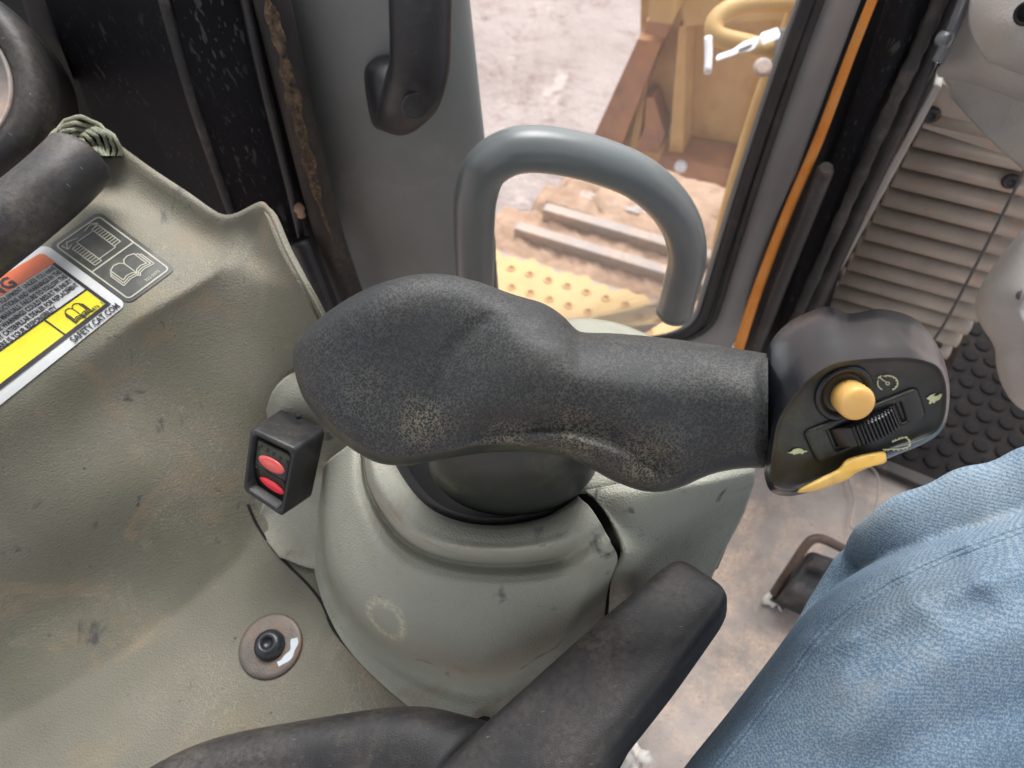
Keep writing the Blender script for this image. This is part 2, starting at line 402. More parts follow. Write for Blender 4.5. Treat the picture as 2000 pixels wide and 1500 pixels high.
M['trigger'] = plastic('yellow trigger plastic', srgb(222, 172, 62), srgb(232, 192, 108), 30, .4, 1500, .05, .0002, srgb(150, 120, 60), 60, .58, .8)
M['print'] = simple('pale print', srgb(196, 200, 158), .6)
M['labelwhite'] = simple('label white', srgb(196, 198, 198), .38, 0, 300, .04)
M['labelgrey'] = plastic('label charcoal', srgb(66, 67, 66), srgb(78, 79, 76), 50, .45, 2500, .1, .0002, srgb(120, 118, 108), 60, .5, .85)
M['ink'] = simple('black ink', srgb(40, 40, 44), .5)
M['orangeink'] = simple('orange ink', srgb(214, 104, 58), .42, 0, 300, .06)
M['yellowink'] = simple('yellow ink', srgb(212, 200, 50), .42, 0, 200, .05)
M['lineink'] = simple('silver ink', srgb(178, 176, 160), .5)
M['lensup'] = simple('salmon lens', srgb(220, 104, 96), .35)
def lens_red():
    b = MB('lit red lens'); m = b.done(srgb(222, 70, 80), .35); b.b.inputs['Emission Color'].default_value = srgb(255, 40, 66); b.b.inputs['Emission Strength'].default_value = .08; return m
M['lensdn'] = lens_red()
M['steelrust'] = plastic('rusty washer steel', srgb(96, 92, 88), srgb(122, 112, 104), 60, .5, 900, .3, .0004, srgb(118, 86, 68), 90, .5, .66, None, .7, .5, .35)
M['bolt'] = simple('black oxide bolt', srgb(66, 68, 72), .35, .6)
M['paintwhite'] = simple('chalky white paint', srgb(196, 206, 214), .6)
M['white'] = simple('white hardware', srgb(232, 234, 238), .35, 0)
M['cloth'] = plastic('grey green rag', srgb(118, 124, 108), srgb(150, 150, 130), 40, .9, 1200, .6, .0008, srgb(150, 146, 120), 50, .45, .7)
M['floor'] = plastic('dusty cab floor', srgb(122, 115, 111), srgb(164, 153, 146), 9, .85, 220, .3, .001, srgb(204, 176, 154), 14, .46, .66, srgb(104, 92, 88), .68)
M['mat'] = plastic('black rubber mat', srgb(20, 18, 19), srgb(30, 27, 27), 20, .85, 900, .2, .0005, srgb(56, 49, 46), 22, .5, .85, None, .7, .15)
M['guard'] = plastic('rusty rod and vent shade', srgb(62, 50, 46), srgb(92, 72, 62), 40, .6, 900, .2, .0004)  # rod rust; the same brown serves as shade behind the louvres
M['foam'] = simple('white foam', srgb(216, 210, 202), .9)
M['wire'] = simple('dark cable', srgb(74, 72, 72), .5)
def denim():
    b = MB('blue denim')
    mp = b.mapping((0, 0, 0))
    rows = b.n('Mapping'); b.l(b.co, rows.inputs[0]); rows.vector_type = 'TEXTURE'
    wv = b.n('TexWave', wave_type='BANDS', bands_direction='X', wave_profile='SIN')
    # thread direction: a fixed slant across the leg
    dv = b.n('VectorMath', operation='DOT_PRODUCT'); b.l(b.co, dv.inputs[0]); dv.inputs[1].default_value = tuple(A @ np.array([.10, 1.0, .35]))
    dw = b.n('VectorMath', operation='DOT_PRODUCT'); b.l(b.co, dw.inputs[0]); dw.inputs[1].default_value = tuple(A @ np.array([1.0, -.1, 0]))
    cx = b.n('CombineXYZ'); b.l(dv.outputs['Value'], cx.inputs[0]); b.l(dw.outputs['Value'], cx.inputs[1])
    b.l(cx.outputs[0], wv.inputs['Vector']); wv.inputs['Scale'].default_value = 190.0; wv.inputs['Distortion'].default_value = .25
    wv.inputs['Detail'].default_value = 1; wv.inputs['Detail Scale'].default_value = 3.0
    w2 = b.n('TexWave', wave_type='BANDS', bands_direction='Y'); b.l(cx.outputs[0], w2.inputs['Vector']); w2.inputs['Scale'].default_value = 230; w2.inputs['Distortion'].default_value = 1.5
    cs = b.n('CombineXYZ'); b.l(b.math('MULTIPLY', dv.outputs['Value'], 1400), cs.inputs[0]); b.l(b.math('MULTIPLY', dw.outputs['Value'], 1150), cs.inputs[1])
    dash = b.ramp(b.noise(1150, 1.5, .6, .2), .34, .66)
    wav = b.math('MULTIPLY', wv.outputs['Fac'], b.math('MULTIPLY_ADD', b.ramp(b.noise(9, 3, .5), .4, .62), .7, .3))
    tw = b.math('ADD', b.math('MULTIPLY', dash, .64), b.math('MULTIPLY', wav, .34))
    fade = b.ramp(b.noise(10, 5, .65), .3, .7)
    light = b.mix(fade, srgb(130, 149, 165), srgb(160, 171, 178)); dark = b.mix(fade, srgb(80, 106, 131), srgb(106, 128, 145))
    col = b.mix(b.ramp(tw, .2, .8), dark, light)
    col = b.mix(b.math('MULTIPLY', b.ramp(b.noise(24, 5, .65), .58, .8), .6), col, srgb(150, 150, 146))
    return b.done(col, .9, b.bump(tw, .25, .0004), 0, .2)
M['denim'] = denim()
def ground_mat():
    b = MB('pink gravelly earth')
    col = b.ramp(b.noise(1.6, 8, .7), .3, .7, srgb(158, 144, 140), srgb(190, 177, 173))
    col = b.mix(b.ramp(b.noise(9, 6, .75), .52, .72), col, srgb(138, 118, 112))
    col = b.mix(b.ramp(b.noise(5, 5, .6), .62, .7), col, srgb(200, 186, 180))
    nb = b.bump(b.noise(14, 6, .7), .8, .05)
    return b.done(col, .95, nb, 0, .2)
M['ground'] = ground_mat()
def glass_mat():
    m = bpy.data.materials.new('window glass'); m.use_nodes = True; t = m.node_tree; t.nodes.clear()
    o = t.nodes.new('ShaderNodeOutputMaterial'); mx = t.nodes.new('ShaderNodeMixShader'); tr = t.nodes.new('ShaderNodeBsdfTransparent'); gl = t.nodes.new('ShaderNodeBsdfGlossy')
    df = t.nodes.new('ShaderNodeBsdfDiffuse'); m2 = t.nodes.new('ShaderNodeMixShader'); df.inputs[0].default_value = srgb(230, 222, 214)
    gl.inputs['Roughness'].default_value = .02; fr = t.nodes.new('ShaderNodeFresnel'); fr.inputs[0].default_value = 1.35
    t.links.new(fr.outputs[0], mx.inputs[0]); t.links.new(tr.outputs[0], mx.inputs[1]); t.links.new(gl.outputs[0], mx.inputs[2])
    m2.inputs[0].default_value = .07; t.links.new(mx.outputs[0], m2.inputs[1]); t.links.new(df.outputs[0], m2.inputs[2]); t.links.new(m2.outputs[0], o.inputs[0]); return m  # small pale diffuse share paints haze over the outside view
M['glass'] = glass_mat()
def clear_mat():
    b = MB('clear hose'); m = b.done((.42, .44, .48, 1), .2); b.b.inputs['Transmission Weight'].default_value = .8; return m
M['clear'] = clear_mat()

# machine axes: lateral runs right and towards the eye, forward runs up the picture
LAT = np.array([.89, -.455, 0]); LAT /= np.linalg.norm(LAT)
FWD = np.array([.455, .89, 0]); FWD /= np.linalg.norm(FWD)
UP = np.array([0, 0, 1.0])

# ================================================================== THE SETTING
# outside ground
n = 90
gx = np.sign(np.linspace(-1, 1, n)) * np.abs(np.linspace(-1, 1, n)) ** 2.2 * 60
X, Y = np.meshgrid(gx, gx, indexing='ij')
Zg = .03 * np.sin(X * 3.1 + 1.3 * np.sin(Y * 2.3)) * np.cos(Y * 2.7) * (np.hypot(X, Y) < 12)
mk('ground', np.stack([X, Y + 3, Zg], -1), gridfaces(n, n), M['ground'], kind='structure')
# cab floor
fz = -.95
fl = [PZ(*q, fz) for q in ((1452, 640), (2150, 420), (2500, 1700), (-200, 1800), (-300, 1150), (1050, 880))]
slab('cab_floor', fl, (0, 0, -.03), M['floor'], bevel=.003, kind='structure')
# unseen cab roof, added so that daylight comes in from the sides
rz = .92
slab('unseen_cab_roof', [CAM + np.array([x, y, rz]) for x, y in ((-.75, -.85), (1.0, -.85), (1.0, .62), (-.75, .62))], (0, 0, .06), M['post'], kind='structure')
# dark backing wall added behind the console so no bright sky shows
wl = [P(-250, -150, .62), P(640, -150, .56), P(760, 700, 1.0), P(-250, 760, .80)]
slab('side_backing', wl, FWD * .02 - LAT * .02, M['deep'], kind='structure')

# ================================================================== OUTSIDE
# perforated deck plate
dz = -1.10
c0 = PZ(925, 478, dz); 
deck = thing('deck_plate', 'yellow perforated step plate seen through the window below the grey hoop', 'step plate', c0)
dp = [c0, c0 + LAT * .62, c0 + LAT * .62 - FWD * .75, c0 - FWD * .75]
nx = 60                                       # ragged worn front edge
edge = [c0 + LAT * .62 * k / nx + FWD * (.005 * math.sin(k * 1.7) + .005 * math.sin(k * .63) + .004 * random.random()) for k in range(nx + 1)]
slab('plate', edge + [dp[2], dp[3]], (0, 0, -.012), M['yellow2'], deck, bevel=0)
pv, pf = lathe_geo((0, 0, 0), (0, 0, 1), [(.0095, 0.0004), (.0084, .0016), (.0070, .0018), (.0058, .0010), (.0056, .0005)], 14)
pm = bpy.data.meshes.new('perforation'); pm.from_pydata(pv.tolist(), [], pf); pm.materials.append(M['yellow2']); pm.materials.append(M['rust'])
pm.polygons.foreach_set('use_smooth', [True] * len(pm.polygons)); pm.polygons[-1].material_index = 1
a0 = PZ(985, 530, dz)
for r in range(5):
    for k in range(15):
        q = a0 + LAT * (.039 * k + (.0195 if r % 2 else 0) - .03) - FWD * (.042 * r - .012)
        o = bpy.data.objects.new('perforation', pm); COL.objects.link(o); o.parent = deck; o.location = tuple(q - c0); o.rotation_euler = (0, 0, random.random() * 6)
# track: shoes with grousers
tz = -1.27
ends = [(925, 474), (1012, 430), (1068, 394), (1112, 362)]
words = ['nearest the step plate', 'second from the step plate', 'third from the step plate', 'farthest from the step plate']
for i, (ex, ey) in enumerate(ends):
    q = PZ(ex, ey, tz)
    t = thing('track_shoe', 'dirt covered steel track shoe with raised bar, ' + words[i], 'track shoe', q, 'track shoes outside the window')
    Lh = .8
    step = .17
    pl = [q + LAT * .0, q + LAT * Lh, q + LAT * Lh + FWD * step, q + FWD * step]
    nn, mm = 70, 16; rs = np.random.RandomState(i); rn = rs.rand(nn, mm) * .006 + .010 * rs.rand(nn // 5, mm // 4).repeat(5, 0).repeat(4, 1)
    g = np.array([[q + LAT * (Lh * a / (nn - 1)) + FWD * (step * b / (mm - 1)) - UP * (.044 - rn[a, b] - .014 * math.sin(math.pi * b / (mm - 1)) * (.5 + .5 * math.sin(a * 1.9 + i * 2 + b) * math.cos(a * .7 + b * 1.3))) for b in range(mm)] for a in range(nn)])
    sheet('plate', g, gridfaces(nn, mm), M['dirt'], .03, parent=t)
    gb = [q, q + LAT * Lh, q + LAT * Lh - FWD * .028, q - FWD * .028]
    slab('grouser', gb, (0, 0, -.07), M['shoe'], t, bevel=.004)
# blade in front of the track
b0 = P(1300, 335, 2.6)
blade = thing('dozer_blade', 'worn yellow blade seen from behind beyond the track', 'blade', b0)
def BL(px, py, off=0.0): return PL(px, py, b0 - FWD * off, FWD)
slab('back_plate', [BL(1252, -60), BL(1640, -60), BL(1640, 420), BL(1300, 338), BL(1150, 330), BL(1250, 90)], FWD * .05, M['yellow'], blade)
slab('top_flange', [BL(1322, -60, .12), BL(1640, -60, .12), BL(1640, 30, .12), BL(1335, 52, .12)], FWD * .115, M['yellow2'], blade)
slab('worn_end_edge', [BL(1246, 76, .10), BL(1292, 84, .10), BL(1196, 330, .10), BL(1134, 322, .10)], FWD * .095, M['rust'], blade, label='brown worn steel end edge')
slab('end_bracket', [BL(1272, -40, .22), BL(1322, -40, .22), BL(1312, 48, .22), BL(1266, 42, .22)], FWD * .2, M['yellow2'], blade)
slab('bracket_foot', [BL(1262, 40, .16), BL(1306, 46, .16), BL(1300, 74, .16), BL(1256, 66, .16)], FWD * .14, M['rust'], blade)
slab('rib', [BL(1326, 50, .10), BL(1342, 50, .10), BL(1332, 345, .10), BL(1302, 345, .10)], FWD * .095, M['yellow'], blade)
slab('rib', [BL(1262, 120, .05), BL(1272, 120, .05), BL(1240, 330, .05), BL(1222, 330, .05)], FWD * .048, M['yellow'], blade)
slab('gusset', [BL(1262, 190, .07), BL(1276, 190, .07), BL(1300, 262, .07), BL(1284, 300, .07), BL(1240, 296, .07), BL(1258, 250, .07)], FWD * .065, M['rust'], blade)
slab('cutting_edge', [BL(1290, 306, .13), BL(1640, 372, .13), BL(1640, 420, .13), BL(1270, 348, .13)], FWD * .12, M['rust'], blade)
lathe('bolt_cap', BL(1331, 322, .15), -FWD, [(.02, 0), (.02, .015), (.012, .022), (.001, .023)], M['white'], blade, 12)
# yellow hand rail, post and hardware outside the door
hr = thing('hand_rail', 'bent yellow tube hand rail outside the window', 'hand rail', P(1530, 40, 1.0))
tube('rail', pxpath([(1560, 4, 1.0), (1480, 6, .99), (1425, 18, .985), (1396, 44, .985), (1402, 70, .985), (1450, 84, .985), (1500, 94, .99), (1560, 98, 1.0)], 50), .0125, M['yellow2'], 20, hr)
tube('post', pxpath([(1590, -60, .98), (1545, 60, 1.03), (1500, 170, 1.08), (1448, 330, 1.17), (1416, 450, 1.23), (1396, 560, 1.3), (1380, 690, 1.38)], 30), .0155, M['yellow2'], 20, hr)
lt = thing('turnbuckle_latch', 'white metal turnbuckle strap with open eye hanging by the hand rail', 'latch', P(1450, 110, .96))
def WL(pts, dd=.95): return np.array([P(x, y, dd) for x, y in pts])
g1 = WL([(1398, 121), (1431, 110), (1448, 103), (1462, 102), (1474, 96), (1482, 84), (1480, 76), (1468, 80), (1448, 88), (1436, 96), (1428, 102), (1397, 113)])
slab('strap', g1, FWD * .008, M['white'], lt, .0015)
slab('eye_slot', WL([(1443, 102), (1466, 92), (1470, 87), (1464, 88), (1443, 97)], .9485), FWD * .001, M['wire'], lt, 0)
slab('clip', WL([(1482, 72), (1516, 60), (1522, 76), (1488, 90)]), FWD * .01, M['white'], lt, .0015)
slab('bracket', WL([(1516, 62), (1560, 50), (1560, 180), (1498, 150), (1510, 110)], .97), FWD * .006, M['wire'], lt, .001)
lathe('ring', P(1488, 133, .955), -(A @ np.array([0, 0, -1.])), [(.006, 0), (.012, 0), (.012, .005), (.006, .005)], M['shoe'], lt, 20)
wb = tube('latch_pin', pxpath([(1383, 72, .96), (1384, 108, .96), (1382, 142, .96)], 8), .0052, M['white'], 12, label='short white upright pin left of the turnbuckle strap', cat='pin')

# ================================================================== CAB DOOR AND PILLARS
# glass of the front window
gp = np.array([P(905, -80, .62), P(1632, -80, .62), P(1412, 560, .95), P(1372, 640, 1.0), P(1200, 690, 1.04), P(930, 690, 1.02)])
slab('window_glass', gp, FWD * .004, M['glass'], bevel=0, label='clear side window pane behind the grey hoop handle', cat='window')
fr = thing('door_frame', 'grey door frame with black rubber lip along the right of the window', 'door frame', P(1420, 640, .95))
inner = [(1606, -60, .60), (1537, 130, .68), (1466, 340, .79), (1416, 500, .89), (1392, 580, .93), (1374, 626, .95), (1334, 654, .97), (1260, 668, .98), (1180, 676, .99)]
outer = [(1704, -60, .60), (1640, 110, .67), (1562, 320, .78), (1496, 500, .89), (1464, 590, .94), (1440, 660, .97), (1400, 704, .99), (1300, 730, 1.0), (1180, 740, 1.0)]
mid = [(a[0] * .5 + b[0] * .5, a[1] * .5 + b[1] * .5, a[2] * .5 + b[2] * .5 - .012) for a, b in zip(inner, outer)]
patch('frame_channel', [inner, mid, outer], 14, 70, M['framegrey'], .02, parent=fr)
lip = [(p[0] - 4, p[1], p[2] - .012) for p in inner]
tube('rubber_lip', pxpath(lip, 70), .0068, M['blackclean'], 12, fr, label='black rubber glazing lip')
lip2 = [(p[0] + 16, p[1] + 4, p[2] - .016) for p in inner]
tube('rubber_bead', pxpath(lip2, 70), .0042, M['blackclean'], 10, fr)
wt = [(p[0] - 20, p[1] - 2, p[2] - .006) for p in inner]
tube('pale_bead', pxpath(wt, 70), .0036, M['framegrey'], 10, fr)
dk = [P(1690, -60, .64), P(1905, -60, .64), P(1845, 140, .70), P(1600, 600, .98), P(1545, 720, 1.05), P(1420, 720, 1.02)]
slab('front_pillar', dk, FWD * .06, M['deep'], bevel=.004, label='dark front pillar between window and vent panel', cat='pillar')
tube('orange_cord', pxpath([(1728, -60, .57), (1668, 90, .62), (1600, 270, .70), (1540, 410, .77), (1482, 560, .84), (1436, 700, .9), (1400, 800, .95)], 60), np.linspace(.0036, .0068, 60), M['cord'], 14, label='orange cord running down beside the door frame', cat='cord')
rod = thing('rubber_bumper', 'black rubber rod with open end between orange cord and pillar', 'bumper', P(1500, 640, .86))
rp = pxpath([(1612, 332, .72), (1545, 500, .80), (1470, 690, .90)], 24)
tube('rod', rp, .0085, M['black'], 16, rod, rounded=True)
lathe('rod_end', P(1612, 333, .714), P(1612, 330, .7) - P(1606, 350, .72), [(.0034, 0), (.0068, 0), (.0068, .004), (.0034, .004)], M['rubber'], rod, 18)
pt = thing('pillar_trim', 'black ridged pillar trim with flaking dirt left of the vent panel', 'trim', P(1560, 660, .9))
patch('trim_face', [[(1748, -60, .60), (1692, 120, .67), (1600, 380, .80), (1500, 700, .98)], [(1800, -60, .585), (1745, 120, .655), (1645, 380, .785), (1545, 700, .96)], [(1842, -60, .60), (1790, 120, .67), (1690, 380, .80), (1590, 700, .98)]], 10, 40, M['pillar'], .012, parent=pt)
rp = pxpath([(1862, -60, .58), (1796, 90, .64), (1718, 260, .71), (1632, 450, .81), (1556, 620, .90), (1526, 690, .94)], 90)
rr = .0062 + .0009 * np.sin(np.arange(90) * .9) * np.sin(np.arange(90) * .37)
tube('ridge', rp, rr, M['blackdust'], 14, pt, pw=3)
rp = pxpath([(1888, -60, .60), (1824, 90, .66), (1748, 260, .73), (1660, 450, .83), (1574, 640, .93)], 60)
tube('inner_ridge', rp, .0085, M['black'], 14, pt, pw=3)
ch = thing('clear_hose', 'short translucent hose with collar at the top beside the dash', 'hose', P(1835, 110, .6))
tube('hose', pxpath([(1900, -40, .58), (1868, 40, .6), (1842, 100, .62), (1830, 122, .625)], 24), .005, M['clear'], 14, ch)
lathe('collar', P(1834, 74, .605), P(1850, 78, .60) - P(1820, 70, .61), [(.004, 0), (.006, .001), (.006, .009), (.004, .010)], M['clear'], ch, 18)

# ================================================================== VENT, DASH, FLOOR
V0 = P(1700, 430, .86); V1 = P(1930, 490, .83); V1[2] = V0[2]
hdir = (V1 - V0) / np.linalg.norm(V1 - V0); vn = np.cross(hdir, UP); vn = vn if vn @ (CAM - V0) > 0 else -vn
vent = thing('vent_panel', 'dusty tan louvred vent panel with screws under the dash', 'vent', V0 - UP * .18)
def VP(px, py, off=0.0): return PL(px, py, V0 + vn * off, vn)
def proj(p):
    c = A.T @ (p - CAM); return 1000 + FPX * c[0] / -c[2], 750 - FPX * c[1] / -c[2]
slab('backing', [VP(1846, 150, -.012), VP(2080, 200, -.012), VP(2006, 378, -.012), VP(1856, 724, -.012), VP(1560, 690, -.012)], -vn * .01, M['guard'], vent, .001)  # dark brown backing paints the shade between the louvres
slab('edge_rail', [VP(1824, 166, .022), VP(1840, 170, .022), VP(1590, 626, .022), VP(1572, 618, .022)], -vn * .036, M['dash'], vent, .002)
top = VP(1822, 240)
zs = [VP(1400 + 930 * .44, 480 * .44)[2]]
za = VP(1793, 242)[2]; zb = VP(1613, 590)[2]; dzl = (zb - za) / 10.6
L0 = VP(1828, 195); 
for k in range(-1, 14):
    z = za + dzl * k
    # left end on the vertical border line, right end well behind the covers
    a = np.array([V0[0], V0[1], z]) + hdir * ((VP(1628, 590) - V0) @ hdir * 0 - .0)
    s0 = (VP(1790, 262) - V0) @ hdir; a = np.array([V0[0], V0[1], z]) + hdir * s0
    prof = [(-.002, .0), (.008, -.001), (.0135, -.0045), (.0150, -.010), (.0115, -.0145), (.002, -.0165), (-.008, -.017), (-.008, -.012), (-.006, -.004)]
    ln = (VP(1897, 640) - V0) @ hdir - s0 - .004
    v = []
    for s in np.linspace(0, ln, 2):
        for (o_, h_) in prof: v.append(a + hdir * s + vn * o_ + UP * (h_ * abs(dzl) / .0215))
    m_ = len(prof); f = [(i, (i + 1) % m_, m_ + (i + 1) % m_, m_ + i) for i in range(m_)] + [tuple(range(m_)), tuple(range(2 * m_ - 1, m_ - 1, -1))]
    mk('louvre', v, f, M['vent'], vent, smooth=True)
slab('top_plate', [VP(1836, 160, .012), VP(2060, 290, .012), VP(2060, 330, .012), VP(1990, 312, .012), VP(1800, 250, .012)], -vn * .012, M['vent'], vent, .001)
for (sx, sy) in ((1818, 223), (1975, 353), (1826, 672)):
    lathe('screw', VP(sx, sy, .013), vn, [(.0088, 0), (.0088, .0022), (.0072, .0040), (.0042, .0042), (.0038, .0022), (.0005, .002)], M['black'], vent, 22)
tube('thin_cable', pxpath([(2030, 270, .66), (1975, 385, .70), (1900, 530, .75), (1840, 640, .79), (1795, 700, .83), (1765, 740, .86)], 40), .0016, M['wire'], 8, label='thin dark cable hanging across the vent louvres', cat='cable')
# dash shroud
ds = thing('dash_shroud', 'grey moulded dash shroud with raised lobe at the top right corner', 'dash', P(1930, 260, .66))
patch('lower_skirt', [[(1832, 140, .70), (1920, 165, .66), (2080, 225, .60)], [(1838, 158, .70), (1918, 205, .67), (2080, 290, .61)], [(1842, 172, .705), (1912, 252, .68), (1975, 312, .66), (2080, 400, .63)]], 14, 30, M['dash'], .005, parent=ds)
patch('shroud_body', [[(1905, -70, .60), (1960, -70, .56), (2100, -70, .52)], [(1888, 0, .615), (1950, 20, .58), (2100, 50, .53)], [(1850, 95, .645), (1925, 110, .60), (2100, 150, .55)], [(1832, 136, .66), (1920, 152, .625), (2100, 215, .57)], [(1832, 150, .685), (1920, 170, .655), (2100, 238, .60)]], 40, 36, M['dash'], .006, parent=ds)
patch('raised_lobe', [[(1910, -70, .575), (2000, -70, .53), (2120, -70, .50)], [(1892, 10, .58), (1990, 10, .53), (2120, 30, .50)], [(1896, 66, .585), (1980, 60, .535), (2120, 90, .505)], [(1925, 116, .585), (2000, 120, .545), (2120, 165, .52)], [(1930, 124, .61), (2000, 148, .575), (2120, 205, .55)]], 40, 36, M['dash'], .012, parent=ds)
lathe('hole', P(2006, 26, .5205), CAM - P(2006, 26, .53), [(.007, -.006), (.0085, .0), (.0075, .001), (.006, -.0005), (.0055, -.004)], M['deep'], ds, 20)
rc = thing('column_cover', 'pale grey moulded cover at the right edge over the rubber mat', 'cover', P(1960, 780, .68))
patch('shell', [[(2060, 395, .66), (1990, 458, .67), (1930, 535, .69), (1905, 588, .70), (1912, 628, .70), (1941, 676, .70), (1946, 716, .70), (1960, 758, .70), (1990, 796, .70), (2060, 830, .70)],
                [(2070, 430, .63), (2005, 480, .64), (1950, 548, .655), (1925, 592, .665), (1932, 622, .665), (1962, 672, .665), (1966, 714, .665), (1980, 750, .665), (2010, 780, .665), (2070, 812, .665)],
                [(2100, 520, .61), (2060, 540, .615), (2010, 570, .62), (1990, 598, .63), (2000, 630, .63), (2030, 670, .63), (2034, 710, .63), (2040, 740, .63), (2060, 760, .63), (2100, 780, .63)]], 24, 60, M['dash'], .006, parent=rc)
lathe('rivet', P(1996, 577, .629), CAM - P(1996, 577, .63), [(.0045, -.001), (.0045, .002), (.003, .003), (.0005, .0031)], M['wire'], rc, 16)
# rubber mat
mz = fz + .012
mat_ = thing('rubber_mat', 'black studded rubber floor mat right of the control lever', 'mat', PZ(1900, 850, mz))
mp_ = [PZ(*q, mz) for q in ((1900, 560), (2250, 470), (2250, 1080), (1990, 1000), (1742, 906), (1716, 880))]
slab('sheet', mp_, (0, 0, -.008), M['mat'], mat_, .002)
slab('edge_strip', [PZ(*q, mz + .004) for q in ((1712, 884), (1728, 896), (2000, 1004), (2240, 1090), (2240, 1120), (1990, 1030), (1700, 906))], (0, 0, -.014), M['rubber'], mat_, .002)
sv, sf = lathe_geo((0, 0, 0), (0, 0, 1), [(.0112, 0), (.0104, .0018), (.0080, .0026), (.0005, .0028)], 12)
sm = bpy.data.meshes.new('stud'); sm.from_pydata(sv.tolist(), [], sf); sm.materials.append(M['mat']); sm.polygons.foreach_set('use_smooth', [True] * len(sm.polygons))
ro = root_loc(mat_)
quad = [(1850, 720), (1905, 600), (2010, 580), (2010, 985), (1960, 975), (1760, 900), (1745, 880)]
def inside(x, y, pg):
    r = False
    for (x1, y1), (x2, y2) in zip(pg, pg[1:] + pg[:1]):
        if (y1 > y) != (y2 > y) and x < (x2 - x1) * (y - y1) / (y2 - y1) + x1: r = not r
    return r
m0 = PZ(1880, 800, mz); e1 = LAT * .029; e2 = FWD * .0252
for i in range(-14, 15):
    for j in range(-16, 17):
        q = m0 + e1 * (i + (.5 if j % 2 else 0)) + e2 * j; x, y = proj(q)
        if inside(x, y, quad):
            o = bpy.data.objects.new('stud', sm); COL.objects.link(o); o.parent = mat_; o.location = tuple(q - ro + np.array([0, 0, .0004]))
# pedal
pz = -.86
pd = thing('foot_pedal', 'black foot pedal with bent wire guard on the cab floor', 'pedal', PZ(1560, 1180, fz))
gpath = [PZ(*q) for q in ((1512, 1158, -.925), (1545, 1108, -.87), (1575, 1064, -.845), (1592, 1052, -.84), (1615, 1056, -.845), (1670, 1084, -.86), (1720, 1112, -.88))]
tube('guard', cr(gpath, 40), .0055, M['guard'], 12, pd)
bx = [PZ(*q) for q in ((1582, 1072, -.855), (1690, 1108, -.855), (1640, 1200, -.875), (1535, 1152, -.875))]
slab('pad', bx, (0, 0, -.06), M['blackdust'], pd, .006)
bx = [PZ(*q) for q in ((1590, 1085, -.846), (1622, 1096, -.846), (1610, 1118, -.85), (1578, 1106, -.85))]
slab('lug', bx, (0, 0, -.012), M['rubber'], pd, .003)
bx = [PZ(*q) for q in ((1520, 1150, -.93), (1548, 1162, -.93), (1536, 1186, -.93), (1506, 1168, -.93))]
slab('bracket', bx, (0, 0, -.018), M['black'], pd, .002)
def lump(name, px, py, z, r, m, label, cat_):
    v, f = lathe_geo((0, 0, 0), (0, 0, 1), [(r * .05, -r * .3), (r * .8, -r * .3), (r, 0), (r * .75, r * .35), (r * .1, r * .45)], 14)
    rs = np.random.RandomState(int(px)); v = v * (1 + .35 * rs.randn(len(v), 1)); return mk(name, v + PZ(px, py, z), f, m, label=label, cat=cat_)
lump('foam_crumb', 1512, 1172, fz + .008, .012, M['foam'], 'small white crumb on the floor beside the foot pedal', 'crumb')
tube('thin_wire', np.array([PZ(*q) for q in cr([(1655, 930, fz + .01), (1668, 980, fz + .012), (1662, 1030, fz + .015), (1700, 1020, fz + .03), (1716, 960, fz + .03), (1712, 925, fz + .02), (1690, 905, fz + .01)], 40)]), 0.0013, M['shoe'], 8, label='thin grey wire loop lying on the cab floor', cat='wire')

# ================================================================== LEFT PILLARS AND DOOR POST
pl_ = thing('pillar_cover', 'scratched black pillar cover at the upper left', 'pillar', P(450, 430, .62))
patch('side_face', [[(60, -80, .47), (130, 120, .53), (205, 300, .60), (280, 420, .65)], [(190, -80, .455), (250, 120, .515), (330, 330, .595), (420, 480, .65)], [(296, -80, .44), (362, 160, .505), (425, 350, .575), (480, 500, .63)]], 24, 50, M['pillar'], .006, parent=pl_)
patch('front_face', [[(296, -80, .44), (362, 160, .505), (425, 350, .575), (480, 500, .63)], [(302, -80, .438), (370, 160, .503), (434, 350, .573), (490, 500, .628)], [(390, -80, .45), (448, 150, .51), (510, 350, .58), (560, 500, .635)], [(458, -80, .462), (510, 150, .52), (566, 370, .595), (606, 520, .65)]], 24, 50, M['pillar'], .006, parent=pl_)
tube('ridge_highlight', pxpath([(298, -80, .437), (364, 160, .502), (428, 350, .572), (484, 500, .627)], 40), .0035, M['blackdust'], 10, pl_)  # added lighter dusty bead draws the highlight along the ridge
tube('edge_bead', pxpath([(462, -80, .458), (512, 150, .516), (566, 370, .59), (588, 460, .62), (592, 478, .626)], 40), .0036, M['black'], 10, pl_)
tube('lower_hose', pxpath([(585, 470, .61), (620, 560, .63), (650, 640, .65)], 20), .009, M['black'], 14, pl_)
patch('inner_flange', [[(20, -80, .52), (80, 120, .57), (160, 290, .62)], [(70, -80, .485), (140, 120, .54), (215, 300, .61)]], 8, 30, M['pillar'], .008, parent=pl_)
lump2 = lathe('clay_crumb', P(586, 412, .60), UP, [(.001, -.007), (.0038, -.005), (.0030, -.001), (.0046, .002), (.003, .006), (.0008, .007)], M['dirt'], n=12, label='small clay lump caught beside the dusty rubber seal', cat='crumb')
sp = pxpath([(512, -80, .46), (545, 60, .50), (590, 250, .555), (632, 420, .61), (660, 510, .64), (700, 620, .68)], 60)
tube('rubber_seal', sp, .0112, M['seal'], 18, up=tuple(FWD), pw=2.6, label='black door seal strip caked with brown dust', cat='seal')
dk_ = pxpath([(522, 0, .468), (548, 90, .494), (584, 240, .538), (612, 350, .573), (628, 410, .592), (650, 470, .613)], 70)
dr_ = .0058 * (.75 + .35 * np.sin(np.arange(70) * .5) * np.sin(np.arange(70) * .23 + 1)) * np.interp(np.arange(70), [0, 6, 45, 69], [.3, 1, 1, .15]) 
